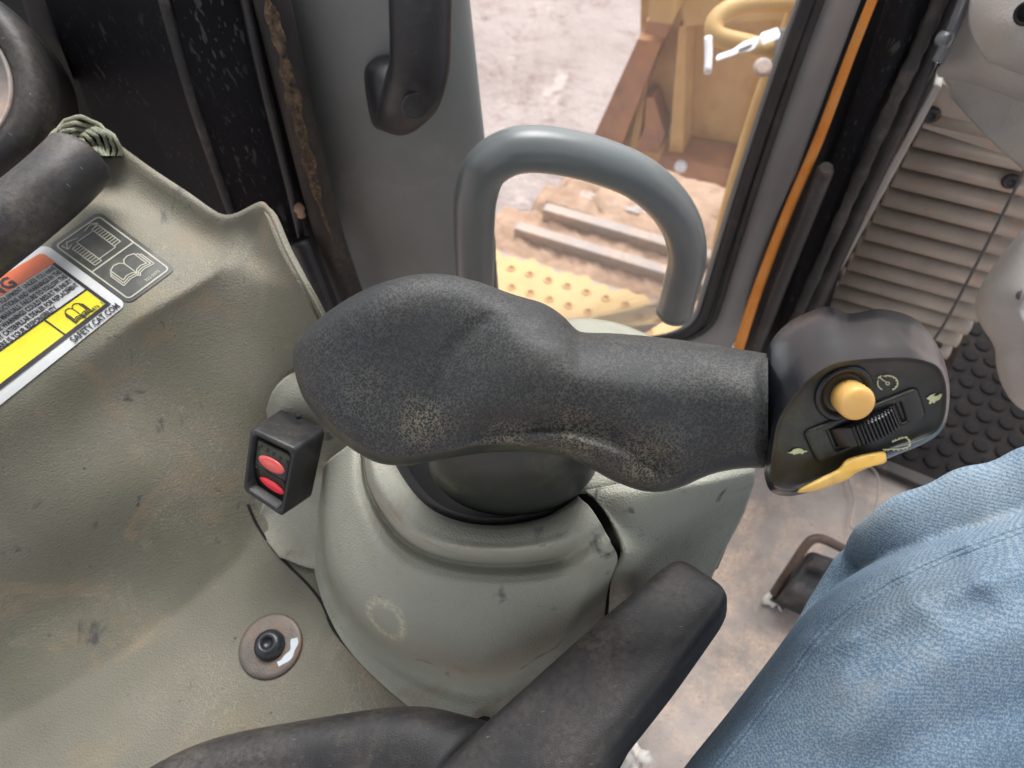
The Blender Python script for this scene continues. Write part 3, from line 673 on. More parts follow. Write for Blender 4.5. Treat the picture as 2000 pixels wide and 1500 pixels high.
tube('dust_cake', dk_, dr_, M['seal2'], 12, flat=.28, up=tuple(CAM - dk_[30]), rounded=True, label='tan dust caked along the upper part of the door seal', cat='dust')
tube('gap_seal', pxpath([(486, -80, .49), (530, 100, .54), (585, 330, .61), (640, 520, .68), (690, 660, .73)], 40), .012, M['deep'], 12, label='dark rubber gap strip between pillar cover and dusty seal', cat='seal')
post = thing('door_post', 'grey textured door post panel with pale scratches behind the black handle', 'door post', P(830, 560, .74))
patch('panel', [[(520, -90, .50), (590, 160, .565), (640, 380, .635), (700, 620, .72)], [(600, -90, .478), (655, 160, .548), (705, 380, .62), (760, 620, .71)], [(740, -90, .468), (770, 160, .535), (800, 380, .61), (850, 620, .705)], [(830, -90, .47), (850, 160, .536), (880, 380, .612), (900, 620, .706)], [(902, -90, .478), (928, 160, .545), (952, 380, .62), (972, 620, .715)], [(906, -90, .50), (932, 160, .57), (956, 380, .645), (976, 620, .735)]], 40, 50, M['post'], .012, parent=post)
gh = thing('grab_handle', 'black grab handle hanging on the grey door post', 'handle', P(760, 210, .52))
hp = pxpath([(822, -110, .425), (822, -20, .437), (822, 70, .454), (820, 122, .466), (811, 162, .479), (797, 190, .492), (784, 210, .508), (772, 222, .528), (764, 226, .55)], 60)
hv, hf = tube_geo(hp, np.r_[np.full(44, .0190), np.linspace(.0190, .0125, 16)], 30, 1.0, None, 3.0, True)
mk('bar', hv, hf, M['black'], gh)
fo_ = np.array([P(x, y, .508) for x, y in cr([(716, 140), (728, 114), (756, 104), (790, 108), (812, 140), (816, 186), (800, 226), (766, 254), (744, 248), (730, 214)], 40, True)])
fc_ = fo_.mean(0); fd_ = P(745, 190, .60) - P(768, 180, .508)
rings_ = [fc_ + (fo_ - fc_) * k + fd_ * h for k, h in ((.05, -.09), (.6, -.07), (.88, -.01), (1, .14), (1.0, .9))]
mk('foot', np.vstack(rings_), gridfaces(5, 40, True) + [tuple(range(40))], M['black'], gh)
lathe('plug', P(812, 206, .470), A @ np.array([.35, -.75, .55]), [(.0085, -.004), (.0095, .0005), (.0085, .0015), (.0075, .0008), (.0005, .001)], M['black'], gh, 26)

# ================================================================== GREY HOOP HANDLE
hy = .385
def PYv(px, py, y):
    r = ray(px, py); return CAM + r * (y / r[1])
hpx = [(928, 660), (928, 560), (926, 440), (930, 380), (948, 330), (990, 300), (1040, 291), (1110, 299), (1180, 318), (1245, 346), (1300, 392), (1333, 446), (1342, 505), (1330, 560), (1318, 606)]
hw = np.array([PYv(x, y, hy) for x, y in hpx])
hoop = thing('hoop_handle', 'grey painted tubular hoop handle with open end in front of the window', 'handle', hw[0])
path = cr(hw, 110)
rad = np.full(110, .0152); rad[-3:] = .0156
tube('tube', path, rad, M['greypaint'], 32, hoop)
tdir = path[-1] - path[-3]; tdir /= np.linalg.norm(tdir)
lathe('end_lip', path[-1] - tdir * .003, tdir, [(.0155, 0), (.0163, .001), (.0163, .0045), (.0150, .0052), (.0135, .003)], M['greypaint'], hoop, 32)
slab('side_plate', [PYv(952, 520, hy + .012), PYv(968, 470, hy + .012), PYv(976, 680, hy + .012), PYv(950, 680, hy + .012)], (0, .01, 0), M['greypaint'], hoop, .002)

# ================================================================== SIDE CONSOLE
cps = [ # (px, py, height below the eye)
 (-120, 330, -.335), (60, 320, -.322), (215, 272, -.312), (300, 330, -.312), (440, 420, -.318), (520, 398, -.300), (560, 490, -.305), (630, 612, -.325), (700, 700, -.36),
 (-120, 640, -.335), (100, 500, -.325), (200, 500, -.322), (300, 520, -.322), (420, 500, -.326), (0, 640, -.33), (100, 620, -.328), (240, 600, -.326), (0, 780, -.335), (-120, 830, -.335), (120, 705, -.333),
 (480, 640, -.352), (330, 680, -.350), (200, 770, -.358), (60, 880, -.362), (-120, 980, -.37), (560, 740, -.375),
 (520, 800, -.392), (400, 830, -.392), (250, 950, -.396), (80, 1060, -.402), (-120, 1180, -.41),
 (500, 930, -.425), (380, 990, -.424), (220, 1100, -.430), (60, 1200, -.436), (-120, 1310, -.44),
 (520, 1050, -.452), (400, 1120, -.450), (220, 1230, -.453), (60, 1330, -.455), (-120, 1430, -.455), (620, 1180, -.457), (530, 1260, -.456), (380, 1300, -.456), (200, 1400, -.456), (720, 1310, -.457), (840, 1400, -.457), (600, 1420, -.457), (400, 1480, -.457), (100, 1520, -.457), (-120, 1560, -.457), (900, 1560, -.457), (500, 1600, -.457), (640, 900, -.44), (640, 1040, -.456), (700, 1150, -.457)]
cps = np.array(cps)
S_ = 500.0
def kern(r): return r ** 3
Xn = cps[:, :2] / S_; Kn = kern(np.linalg.norm(Xn[:, None] - Xn[None], axis=2)) + 1e-4 * np.eye(len(cps))
Pm = np.c_[np.ones(len(cps)), Xn]; big = np.block([[Kn, Pm], [Pm.T, np.zeros((3, 3))]])
wts = np.linalg.solve(big, np.r_[cps[:, 2], np.zeros(3)])
def Hc(px, py):
    px = np.asarray(px, float); py = np.asarray(py, float); sh = px.shape
    q = np.c_[px.ravel(), py.ravel()] / S_
    r = np.linalg.norm(q[:, None] - Xn[None], axis=2)
    h = kern(r) @ wts[:-3] + np.c_[np.ones(len(q)), q] @ wts[-3:]
    h = h.reshape(sh)
    # soft waves of the moulding: lip along the upper rim and a crease under the labels
    s = sd_poly(px, py, [(225, 275), (300, 335), (412, 410), (440, 421), (466, 416), (498, 402), (522, 400), (540, 432), (600, 560), (640, 640)])
    h = h + .005 * np.exp(-(s / 16.) ** 2) - .006 * np.exp(-((s - 58) / 34.) ** 2) * sstep(560, 500, py)
    e = sd_poly(px, py, [(-100, 870), (60, 780), (262, 628), (420, 534), (470, 470)])
    h = h + .006 * np.exp(-np.abs(e) / 34.) * sstep(120, 300, px) * sstep(540, 440, px)
    q_ = sd_poly(px, py, [(-140, 1480), (80, 1372), (240, 1280), (380, 1172), (470, 1090), (520, 1010)])
    h = h - .006 * np.exp(-np.abs(q_) / 70.) * sstep(560, 470, px)
    return h
def CS(px, py, off=0.0):                 # point on the console skin, lifted towards the eye
    h = Hc(px, py); d = zd(px, py, h) - off; return P(px, py, d)
rowsT = [(-140, 430), (60, 360), (180, 285), (212, 270), (250, 296), (300, 332), (370, 378), (412, 408), (436, 420), (460, 418), (492, 402), (512, 395), (526, 406), (536, 426), (560, 486), (600, 558), (640, 632), (690, 720)]
top_c = cru(np.array(rowsT, float), 120)
bot_c = np.stack([np.linspace(-140, 1060, 120), np.full(120, 1600.)], 1)
mid_c = np.stack([np.linspace(-140, 720, 120), np.linspace(1010, 930, 120)], 1)
g = []
for k in range(110):
    t = k / 109.
    a = top_c * (1 - t) ** 2 + mid_c * 2 * t * (1 - t) + bot_c * t * t; g.append(a)
g = np.array(g)
sc_ = thing('side_console', 'worn grey moulded plastic side console left of the lever', 'console', CS(np.array(400.), np.array(1250.)))
cv = CS(g[..., 0], g[..., 1]); te = g[0]; dte = zd(te[:, 0], te[:, 1], Hc(te[:, 0], te[:, 1]))
roll = [P(te[:, 0] + .5, te[:, 1] + 1, dte + .016), P(te[:, 0] - .3, te[:, 1] - 1.5, dte + .006), P(te[:, 0], te[:, 1] - .8, dte + .0018)]     # rim rolled over and back
cv = np.concatenate([np.array(roll), cv[1:]])
sheet('moulded_panel', cv, gridfaces(112, 120), M['console'], .004, parent=sc_)
# scuff marks painted on the skin
def decal(name, gs, fn, m, parent, off=.0004, **kw):
    v, f = flat2(*gs); q = fn(v); return mk(name, CS(q[:, 0], q[:, 1], off), f, m, parent, smooth=False, **kw)
ident = lambda v: np.asarray(v, float)
# dark underside strip at the seam of the pod
seam = [(484, 985), (505, 1030), (545, 1085), (600, 1140), (630, 1180), (655, 1235), (720, 1305), (830, 1392), (905, 1440)]
sv_ = cr(seam, 60)
pp = np.array([CS(np.array(x), np.array(y)) for x, y in sv_])
tube('seam_gap', pp, .0009, M['deep'], 8, sc_)

# ------------------------------------------------------------------ labels on the console
il = thing('instruction_label', 'dark grey pictogram label with tractor and book drawings on the console', 'label', CS(np.array(220.), np.array(500.)))
hB = homog([(0, 0), (60, 0), (60, 100), (0, 100)], [(94, 480), (193, 412), (344, 525), (251, 594)])
def dense(outline, n=14):                # fill an outline with a fan of rings so that it can follow the skin
    o = np.asarray(outline, float); c = o.mean(0); rings = [c + (o - c) * (1 - k / n) for k in range(n)]
    v = np.vstack(rings + [c[None]]); m_ = len(o); f = []
    for k in range(n - 1):
        for i in range(m_): j = (i + 1) % m_; f.append((k * m_ + i, k * m_ + j, (k + 1) * m_ + j, (k + 1) * m_ + i))
    for i in range(m_): f.append(((n - 1) * m_ + i, (n - 1) * m_ + (i + 1) % m_, n * m_))
    return v, f
def skinlabel(name, outline, fn, m, parent, off, n=14, **kw):
    o = cr(outline, 120, True) if len(outline) < 8 else np.asarray(outline)
    L = []
    o = np.asarray(outline, float); oo = []
    for a, b in zip(o, np.roll(o, -1, 0)):
        k = max(1, int(np.linalg.norm(b - a) / 4)); oo += [a + (b - a) * i / k for i in range(k)]
    v, f = dense(oo, n); q = fn(v); return mk(name, CS(q[:, 0], q[:, 1], off), f, m, parent, **kw)
skinlabel('backing', rrect(0, 0, 60, 100, 7), hB, M['labelgrey'], il, .0007)
def strokes(name, items, fn, m, parent, off, wd):
    gs = []
    for it in items:
        closed = it[-1] == 'c'; pts = it[:-1] if closed else it
        p = [np.array(q, float) for q in pts]; pp_ = []
        pr = list(zip(p, p[1:] + ([p[0]] if closed else [])))
        for a, b in pr: 
            k = max(1, int(np.linalg.norm(b - a) / 6)); sgs = [a + (b - a) * i / k for i in range(k + 1)]; gs.append(ribbon2(sgs, wd))
    v, f = flat2(*gs); q = fn(v); return mk(name, CS(q[:, 0], q[:, 1], off), f, m, parent, smooth=False)
bord = [tuple(q) for q in rrect(4.5, 4.5, 55.5, 95.5, 4)]
strokes('border', [bord + ['c'], [(4.5, 49), (55.5, 49)]], hB, M['lineink'], il, .0011, 1.5)
trk = [[(20, 14), (20, 42), (40, 42), (40, 14), 'c'], [(12, 17), (20, 17), (20, 45), (12, 45), 'c'], [(40, 12), (48, 12), (48, 40), (40, 40), 'c']]
for k in range(1, 9): trk.append([(12, 17 + k * 3.1), (20, 17 + k * 3.1)]); trk.append([(40, 12 + k * 3.1), (48, 12 + k * 3.1)])
trk += [[(16, 14), (15, 9), (17, 7)], [(11, 12), (15, 7), (20, 11)], [(33, 9), (42, 8), (47, 7)], [(42, 5), (47, 7.5), (43, 11)]]
trk[-4:] = [[(24, 11), (14, 8), (9, 14)], [(8, 8), (9, 15), (15, 13)], [(34, 9), (42, 7), (48, 10)], [(43, 5), (49, 10), (42, 12)]]
strokes('tractor_drawing', trk, hB, M['lineink'], il, .0011, 1.0)
def book(x0, y0, x1, y1):
    w_, h_ = x1 - x0, y1 - y0; f = lambda a, b: (x0 + a * w_, y0 + b * h_)
    return [[f(0, .1), f(.2, 0), f(.4, .05), f(.5, .2), f(.6, .05), f(.8, 0), f(1, .1), f(1, .78), f(.8, .7), f(.6, .74), f(.5, .88), f(.4, .74), f(.2, .7), f(0, .78), 'c'], [f(.5, .2), f(.5, .88)],
            [f(0, .16), f(-.08, .2), f(-.08, .9), f(.2, .82), f(.42, .86), f(.5, .98), f(.58, .86), f(.8, .82), f(1.08, .9), f(1.08, .2), f(1, .16)],
            [f(-.08, .26), f(-.15, .3), f(-.15, 1.0), f(.2, .92), f(.42, .96), f(.5, 1.08), f(.58, .96), f(.8, .92), f(1.15, 1.0), f(1.15, .3), f(1.08, .26)]]
strokes('book_drawing', book(17, 57, 46, 81), hB, M['lineink'], il, .0011, 1.0)
v, f = text2('322-5973', 4.6); v = v + np.array([30, 92]); q = hB(v); mk('lettering', CS(q[:, 0], q[:, 1], .0011), f, M['lineink'], il, smooth=False)

wl_ = thing('warning_label', 'white warning sticker with orange and yellow bands on the console', 'label', CS(np.array(60.), np.array(650.)))
hA = homog([(0, 0), (160, 0), (160, 100), (0, 100)], [(-236, 664), (88, 476), (248, 594), (-26, 812)])
skinlabel('backing', rrect(0, 0, 160, 100, 8), hA, M['labelwhite'], wl_, .0007)
skinlabel('orange_band', rrect(4, 6, 150, 22, 5, corners=(1, 1, 0, 0)), hA, M['orangeink'], wl_, .0010)
skinlabel('yellow_band', [(4, 64), (145, 64), (145, 86), (4, 86)], hA, M['yellowink'], wl_, .0010)
items = [('border', [[(147.5, 22), (147.5, 88)], [(4, 88), (149.3, 88)]], 3.6), ('band_line', [[(4, 63), (146, 63)], [(94, 63), (94, 87)]], 1.8)]
for nm, it, wd in items: strokes(nm, it, hA, M['ink'], wl_, .0013, wd)
strokes('book_drawing', book(112, 67.5, 128, 84), hA, M['ink'], wl_, .0014, .9)
def lettering(s, x, y, size, right=True, bold=.0, m='ink', wfit=None, par=wl_):
    v, f = text2(s, size, bold); wdt = v[:, 0].max() - v[:, 0].min()
    if wfit: v[:, 0] *= wfit / wdt; wdt = wfit
    v = v + np.array([x - wdt if right else x, y]); q = hA(v); mk('lettering', CS(q[:, 0], q[:, 1], .0014), f, M[m], par, smooth=False)
lettering('WARNING', 108, 20.5, 17, True, .5)
lines = ['DO NOT OPERATE OR WORK ON THIS EQUIPMENT UNLESS YOU HAVE', 'READ AND UNDERSTAND THE INSTRUCTIONS AND WARNINGS IN THE', 'OPERATION AND MAINTENANCE MANUALS. FAILURE TO FOLLOW THE', 'INSTRUCTIONS OR HEED THE WARNINGS COULD RESULT IN INJURY', 'OR DEATH. CONTACT ANY CATERPILLAR DEALER FOR REPLACEMENT']
for k, s in enumerate(lines): lettering(s, 144.5, 28.4 + 6.75 * k, 7.0, True, .2, wfit=141)
lettering('MANUALS. PROPER CARE IS YOUR RESPONSIBILITY.', 112, 28.4 + 33.75, 7.0, True, .2, wfit=108)
lettering('247-6876  1', 144, 85, 5.2, True, .06)
lettering('SAFETY.CAT.COM', 153, 97.8, 9.2, True, .25, wfit=60)

# ------------------------------------------------------------------ bolt with washer
bc = CS(np.array(530.), np.array(1262.)); bn = UP + 0.0
mb = thing('mounting_bolt', 'socket head bolt on a rusty washer in the console shelf', 'bolt', bc)
lathe('washer', bc, bn, [(.0188, -.001), (.0192, .0012), (.0184, .0022), (.0165, .0024), (.007, .0024)], M['steelrust'], mb, 48)
lathe('bolt_head', bc + bn * .002, bn, [(.0092, 0), (.0092, .002), (.0080, .0052), (.0058, .0068), (.0038, .0072), (.0036, .0045), (.0003, .0042)], M['bolt'], mb, 36)
arc = [bc + bn * .00265 + .0146 * (A @ np.array([math.cos(t), math.sin(t), 0]) * 1) for t in np.linspace(math.radians(18), math.radians(-62), 16)]
arc = [np.array([q[0], q[1], bc[2] + .0027]) for q in arc]; ac = np.array(arc); cc = np.array([bc[0], bc[1], bc[2] + .0027]); dr = (ac - cc) / np.linalg.norm(ac - cc, axis=1, keepdims=True)
wv_ = .0019 + .0005 * np.sin(np.arange(16) * .8); v = np.vstack([ac - dr * wv_[:, None], ac + dr * wv_[:, None]])
mk('paint_mark', v, [(i, i + 1, 17 + i, 16 + i) for i in range(15)], M['paintwhite'], mb, smooth=False)

# ================================================================== LEVER HOUSING
pod = thing('lever_housing', 'grey moulded housing around the base of the control lever', 'housing', PZ(980, 1150, -.457))
rim = [(752, 840, -.338), (776, 915, -.338), (830, 985, -.338), (898, 1018, -.338), (980, 1026, -.338), (1058, 1012, -.338), (1094, 994, -.338), (1130, 970, -.338)]
rim2 = [(746, 842, -.329), (770, 920, -.329), (826, 992, -.329), (896, 1026, -.329), (981, 1035, -.329), (1062, 1020, -.329), (1100, 1002, -.329), (1136, 976, -.330)]
rimo = [(730, 846, -.325), (752, 930, -.325), (808, 1008, -.325), (888, 1048, -.325), (985, 1058, -.325), (1080, 1042, -.325), (1116, 1024, -.325), (1152, 990, -.327)]
bandu = [(712, 852, -.328), (730, 945, -.328), (790, 1030, -.328), (872, 1070, -.328), (988, 1080, -.328), (1086, 1068, -.328), (1132, 1048, -.327), (1172, 1020, -.328)]
bandl = [(700, 858, -.360), (712, 965, -.360), (768, 1062, -.361), (856, 1112, -.362), (985, 1128, -.362), (1096, 1116, -.360), (1148, 1092, -.338), (1194, 1062, -.334)]
shou = [(680, 870, -.363), (688, 982, -.363), (744, 1088, -.364), (834, 1144, -.366), (980, 1164, -.366), (1104, 1146, -.364), (1160, 1120, -.350), (1206, 1092, -.346)]
side = [(640, 900, -.395), (638, 1015, -.395), (670, 1135, -.396), (770, 1240, -.398), (945, 1290, -.398), (1090, 1240, -.394), (1146, 1190, -.384), (1190, 1140, -.378)]
low = [(626, 915, -.438), (624, 1030, -.438), (654, 1160, -.440), (762, 1276, -.444), (930, 1340, -.445), (1060, 1296, -.442), (1126, 1246, -.436), (1181, 1200, -.430)]
flan = [(618, 922, -.450), (612, 1038, -.450), (642, 1180, -.451), (736, 1296, -.4525), (905, 1382, -.4525), (1052, 1350, -.4525), (1124, 1280, -.450), (1180, 1235, -.448)]
base = [(612, 930, -.454), (604, 1045, -.454), (636, 1190, -.4545), (716, 1308, -.4545), (880, 1428, -.4545), (1040, 1420, -.4545), (1116, 1340, -.4545), (1178, 1270, -.4545)]
groove = [((a[0] * .55 + b[0] * .45), (a[1] * .55 + b[1] * .45), min(a[2], b[2]) - (.003 if i_ < 6 else 0)) for i_, (a, b) in enumerate(zip(bandu, bandl))]
zpatch('front_cover', [rim, rim2, rimo, bandu, groove, bandl, shou, side, low, flan, base], 110, 120, M['pod'], .0028, parent=pod)
zpatch('sleeve_shade', [[(x + (960 - x) * .012, y - 2, z - .002) for x, y, z in rim], [(x + (960 - x) * .03, y - 6, z - .02) for x, y, z in rim], [(x + (960 - x) * .08, y - 14, z - .06) for x, y, z in rim]], 12, 60, M['deep'], .002, parent=pod)  # inner wall coloured black as the shade inside the opening
# pale round scuff on the dome
gsc = []
wing = [[(600, 716, -.370), (560, 735, -.366), (534, 762, -.372), (520, 800, -.385)], [(640, 735, -.372), (604, 775, -.374), (560, 815, -.385), (525, 860, -.405)], [(680, 800, -.385), (640, 850, -.40), (580, 930, -.425), (512, 985, -.44)], [(690, 900, -.415), (640, 950, -.43), (585, 1020, -.446), (500, 1025, -.452)], [(690, 1000, -.44), (650, 1060, -.45), (620, 1110, -.453), (545, 1088, -.454)]]
zpatch('switch_wing', wing, 40, 40, M['pod'], .004, parent=pod)
right = [[(1140, 958, -.346), (1240, 940, -.335), (1360, 925, -.335), (1474, 905, -.345)], [(1158, 973, -.344), (1250, 965, -.333), (1370, 950, -.335), (1475, 930, -.35)], [(1184, 1004, -.346), (1252, 1010, -.345), (1370, 985, -.355), (1468, 960, -.375)], [(1217, 1058, -.352), (1264, 1056, -.365), (1350, 1050, -.385), (1450, 1010, -.41)],
         [(1219, 1092, -.358), (1256, 1090, -.372), (1330, 1090, -.40), (1420, 1066, -.43)], [(1194, 1138, -.382), (1242, 1150, -.39), (1310, 1150, -.42), (1395, 1118, -.45)], [(1186, 1250, -.45), (1240, 1250, -.44), (1300, 1230, -.46), (1370, 1180, -.49)]]
zpatch('rear_cover', right, 60, 50, M['pod'], .0028, parent=pod)
slab('skirt', [PZ(1470, 960, -.39), PZ(1395, 1110, -.46), PZ(1200, 1240, -.47), PZ(1100, 1000, -.5), PZ(1440, 900, -.42)], (0, 0, -.4), M['post'], pod, .004)
patch('top_bridge', [[(1020, 640, .46), (1130, 622, .46), (1210, 632, .455), (1290, 664, .45)], [(1020, 700, .42), (1130, 690, .42), (1230, 690, .415), (1330, 700, .41)], [(1000, 800, .40), (1130, 800, .395), (1250, 800, .385), (1400, 800, .38)], [(1000, 960, .38), (1130, 960, .375), (1260, 950, .37), (1470, 930, .375)]], 24, 30, M['pod'], .004, parent=pod)
lathe('cable_hole', PZ(946, 1424, -.4515), UP, [(.0066, -.001), (.0066, .0012), (.0058, .0016), (.0054, .0006), (.0003, .0004)], M['deep'], pod, 24)
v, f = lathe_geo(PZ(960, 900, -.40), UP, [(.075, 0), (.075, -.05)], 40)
mk('cavity_shade', v, f, M['deep'], pod)  # black disc stands for the shade deep in the opening
zpatch('gap_shade', [[(1120, 950, -.37), (1160, 1000, -.37), (1190, 1070, -.375), (1195, 1100, -.39), (1170, 1160, -.42), (1165, 1260, -.452)], [(1175, 950, -.37), (1215, 1000, -.37), (1245, 1070, -.375), (1240, 1100, -.39), (1215, 1160, -.42), (1205, 1260, -.452)]], 4, 40, M['deep'], .003, parent=pod)  # black strip painted as shade in the gap between the covers
# boot of the lever is part of the lever, below

# ================================================================== ROCKER SWITCH
TL, TR, BR_, BL_ = P(489, 834, .408), P(580, 876, .400), P(553, 1012, .412), P(474, 958, .420)
sw = thing('rocker_switch', 'black hooded rocker switch with two red lenses on the housing', 'switch', (BR_ + BL_) / 2)
exv = TR - TL; eyv = BL_ - TL; nz = np.cross(exv, eyv); nz /= np.linalg.norm(nz); nz = nz if nz @ (CAM - TL) > 0 else -nz
bk = P(600, 845, .432) - (TL + TR) / 2 + .0
bk = P(606, 880, .438) - P(556, 915, .405)
def SW(u, v, w_=0.0, b=0.0): # on the switch front
    return (TL * (1 - u) + TR * u) * (1 - v) + (BL_ * (1 - u) + BR_ * u) * v + nz * w_ + bk * b
def rim_ring(s, b, wv):
    o = rrect(0 + s, 0 + s, 1 - s, 1 - s, .10); return [SW(x, y, wv, b) for x, y in o]
rings = [rim_ring(.10, .55, 0), rim_ring(.085, 0, 0), rim_ring(.03, 0, .0006), rim_ring(0, .03, 0), rim_ring(-.02, .5, 0), rim_ring(-.04, 1.05, 0)]
m_ = len(rings[0]); v = np.vstack(rings); f = gridfaces(len(rings), m_, True) + [tuple(range(m_))]
mk('hood', v, f, M['black'], sw)
def SF(u, v): # rocker face: upper half leans out, lower half sinks in
    b = .12 if v < .5 else .12 + (v - .5) * .55
    return SW(u, v, 0, b)
nu = 16; rows_ = [(.14, .34), (.15, .16), (.52, .16), (.54, .20), (.9, .42)]
def rock(u, v):
    vs = [r[0] for r in rows_]; return SW(u, v, 0, float(np.interp(v, vs, [.10, .05, .06, .07, .24])))
g = np.array([[rock(u, v) for u in np.linspace(.17, .88, 8)] for v in np.linspace(.14, .92, 24)])
rk = sheet('rocker', g, gridfaces(24, 8), M['shell'], .006, parent=sw)
def lens(name, cu, cv, ru, rv, m, lab):
    v = []; nn = 28
    for s, h in ((1, 0), (1, .0006), (.8, .0010), (.01, .0012)):
        for k in range(nn):
            t = 2 * math.pi * k / nn; v.append(rock(cu + ru * s * math.cos(t), cv + rv * s * math.sin(t)) + nz * (h + .0002))
    return mk(name, v, gridfaces(4, nn, True), m, sw, label=lab)
lens('lens', .53, .40, .29, .092, M['lensup'], 'dull salmon upper lens'); lens('lens', .56, .735, .29, .08, M['lensdn'], 'bright red lower lens')
v, f = [], []
for k_ in range(24):
    t = 2 * math.pi * k_ / 24
    for r_ in (.62, .72): v.append(rock(.53 + .29 * r_ * math.cos(t), .40 + .092 * r_ * math.sin(t)) + nz * .0014)
f = [(2 * k_, 2 * k_ + 1, (2 * k_ + 3) % 48, (2 * k_ + 2) % 48) for k_ in range(24)]
mk('lens_print', v, f, M['lensdn'], sw, smooth=False)
strk = [rock(u, .555) + nz * .0004 for u in np.linspace(.18, .87, 6)]
tube('rocker_ridge', np.array(strk), .0005, M['black'], 6, sw)
for k in range(5):
    c_ = rock(.24 + .145 * k, .22 + .012 * k) + nz * .0003; lathe('dot', c_, nz, [(.0005, 0), (.0010, 0), (.0010, .0003), (.0005, .0003)], M['rubber'], rk, 12)
lathe('drain_hole', P(582, 811, .4275), UP, [(.0018, -.002), (.0018, .0004), (.0004, .0003)], M['deep'], sw, 12)

# ================================================================== CONTROL LEVER
lev = thing('control_lever', 'black control lever with embossed grip, yellow thumb button and roller', 'lever', PZ(990, 960, -.37))
topl = cr([(572, 694), (575, 676), (590, 652), (650, 602), (720, 562), (795, 539), (862, 535), (930, 549), (1000, 574), (1060, 592), (1098, 616), (1124, 642), (1142, 649), (1200, 651), (1280, 658), (1380, 671), (1500, 691)], 400)
botl = cr([(572, 694), (576, 728), (592, 776), (622, 818), (660, 856), (704, 888), (745, 906), (800, 909), (855, 899), (945, 885), (1030, 882), (1095, 891), (1148, 912), (1200, 940), (1262, 960), (1320, 955), (1385, 928), (1440, 916), (1500, 914)], 400)
NX, NT = 260, 150
s = np.linspace(0, 1, NX); xs = 572.3 + (1500 - 572.3) * s ** 1.5
tp = np.interp(xs, topl[:, 0], topl[:, 1]); bt = np.interp(xs, botl[:, 0], botl[:, 1])
arcl = [(846, 960), (838, 880), (838, 810), (852, 745), (880, 690), (925, 640), (985, 606), (1050, 592), (1110, 590)]
ledge = [(800, 880), (870, 862), (960, 842), (1050, 832), (1120, 834), (1180, 850), (1240, 876), (1290, 910), (1325, 950)]
lobe = [(1145, 650), (1080, 642), (1010, 640), (940, 662)]
tt = np.concatenate([-np.cos(np.linspace(0, math.pi, NT)), np.cos(np.linspace(0, math.pi, NT))[1:-1]])
front = np.array([True] * NT + [False] * (NT - 2))
PX = np.repeat(xs[:, None], len(tt), 1); PYg = (tp[:, None] + bt[:, None]) / 2 + (bt - tp)[:, None] / 2 * tt[None]
TT = np.repeat(tt[None], NX, 0)
tipf = np.clip((PX - 572.3) / 110, 0, 1); tipf = np.sqrt(np.clip(1 - (1 - tipf) ** 2, 0, 1))
body = sstep(840, 1060, PX)
pwr = 5.0 - 2.4 * body
prof = np.clip(1 - np.abs(TT) ** pwr, 0, 1) ** .5
hfront = (.015 + .010 * body) * prof * tipf
hback = (.022) * np.clip(1 - np.abs(TT) ** 2.4, 0, 1) ** .5 * tipf
inner_m = np.clip(1 - np.abs(TT) ** 10, 0, 1)
sa = sd_poly(PX, PYg, arcl[::-1])       # + on the left? sign fixed below
probe = sd_poly(np.array(1000.), np.array(740.), arcl[::-1]); sa = sa * (1 if probe > 0 else -1)
disp = .0032 * sstep(-10, 110, sa) * sstep(1400, 1150, PX) - .0014 * np.exp(-(sa / 16.) ** 2) * sstep(560, 640, PYg)
disp += -.0015 * np.exp(-((sa + 70) / 80.) ** 2)
sl_ = sd_poly(PX, PYg, ledge); probe = sd_poly(np.array(1050.), np.array(780.), ledge); sl_ = sl_ * (1 if probe > 0 else -1)   # + above the ledge
fade = sstep(830, 960, PX) * sstep(1345, 1300, PX)
disp += fade * np.where(sl_ > 0, -.0052 * np.exp(-(sl_ / 32.) ** 2), -.0052 * np.exp(-(sl_ / 16.) ** 2) + .0025 * np.exp(-((sl_ + 32) / 22.) ** 2))
disp += -.004 * np.exp(-(np.hypot((PX - 1250) / 1.6, PYg - 912) / 26.) ** 2) * fade
slb = sd_poly(PX, PYg, lobe); disp += -.0022 * np.exp(-(slb / 20.) ** 2) * sstep(960, 1110, PX)
disp += -.0022 * np.exp(-((PX - 1395) / 70.) ** 2) * np.exp(-((PYg - 790) / 90.) ** 2) + .0014 * np.exp(-((PYg - 735 - .12 * (PX - 1000)) / 40.) ** 2) * body
disp += -.0035 * sstep(1470, 1500, PX)
disp *= inner_m
dc = .298 - .004 * body + .010 * np.exp(-((PX - 572) / 120.) ** 2)
D = np.where(front[None], dc - hfront - disp, dc + hback)
W = P(PX, PYg, D)
nr = len(tt)
split = int(np.searchsorted(tt[:NT], .945))
v = W.reshape(-1, 3); f1, f2 = [], []
for i in range(NX - 1):
    for j in range(nr):
        j2 = (j + 1) % nr; q = (i * nr + j, i * nr + j2, (i + 1) * nr + j2, (i + 1) * nr + j)
        lim = 1 - 2 * (4 + 15 * (1 - sstep(880, 1150, xs[i]))) / max(bt[i] - tp[i], 1)
        (f1 if j < NT - 1 and tt[j] < lim else f2).append(q)
def sub(v, f):
    idx = sorted({i for q in f for i in q}); mp = {a: k for k, a in enumerate(idx)}; return v[idx], [tuple(mp[i] for i in q) for q in f]
mk('grip', *sub(v, f1), M['grip'], lev, label='embossed dusty rubber grip with flared palm rest')
mk('lower_shell', *sub(v, f2), M['shell'], lev)
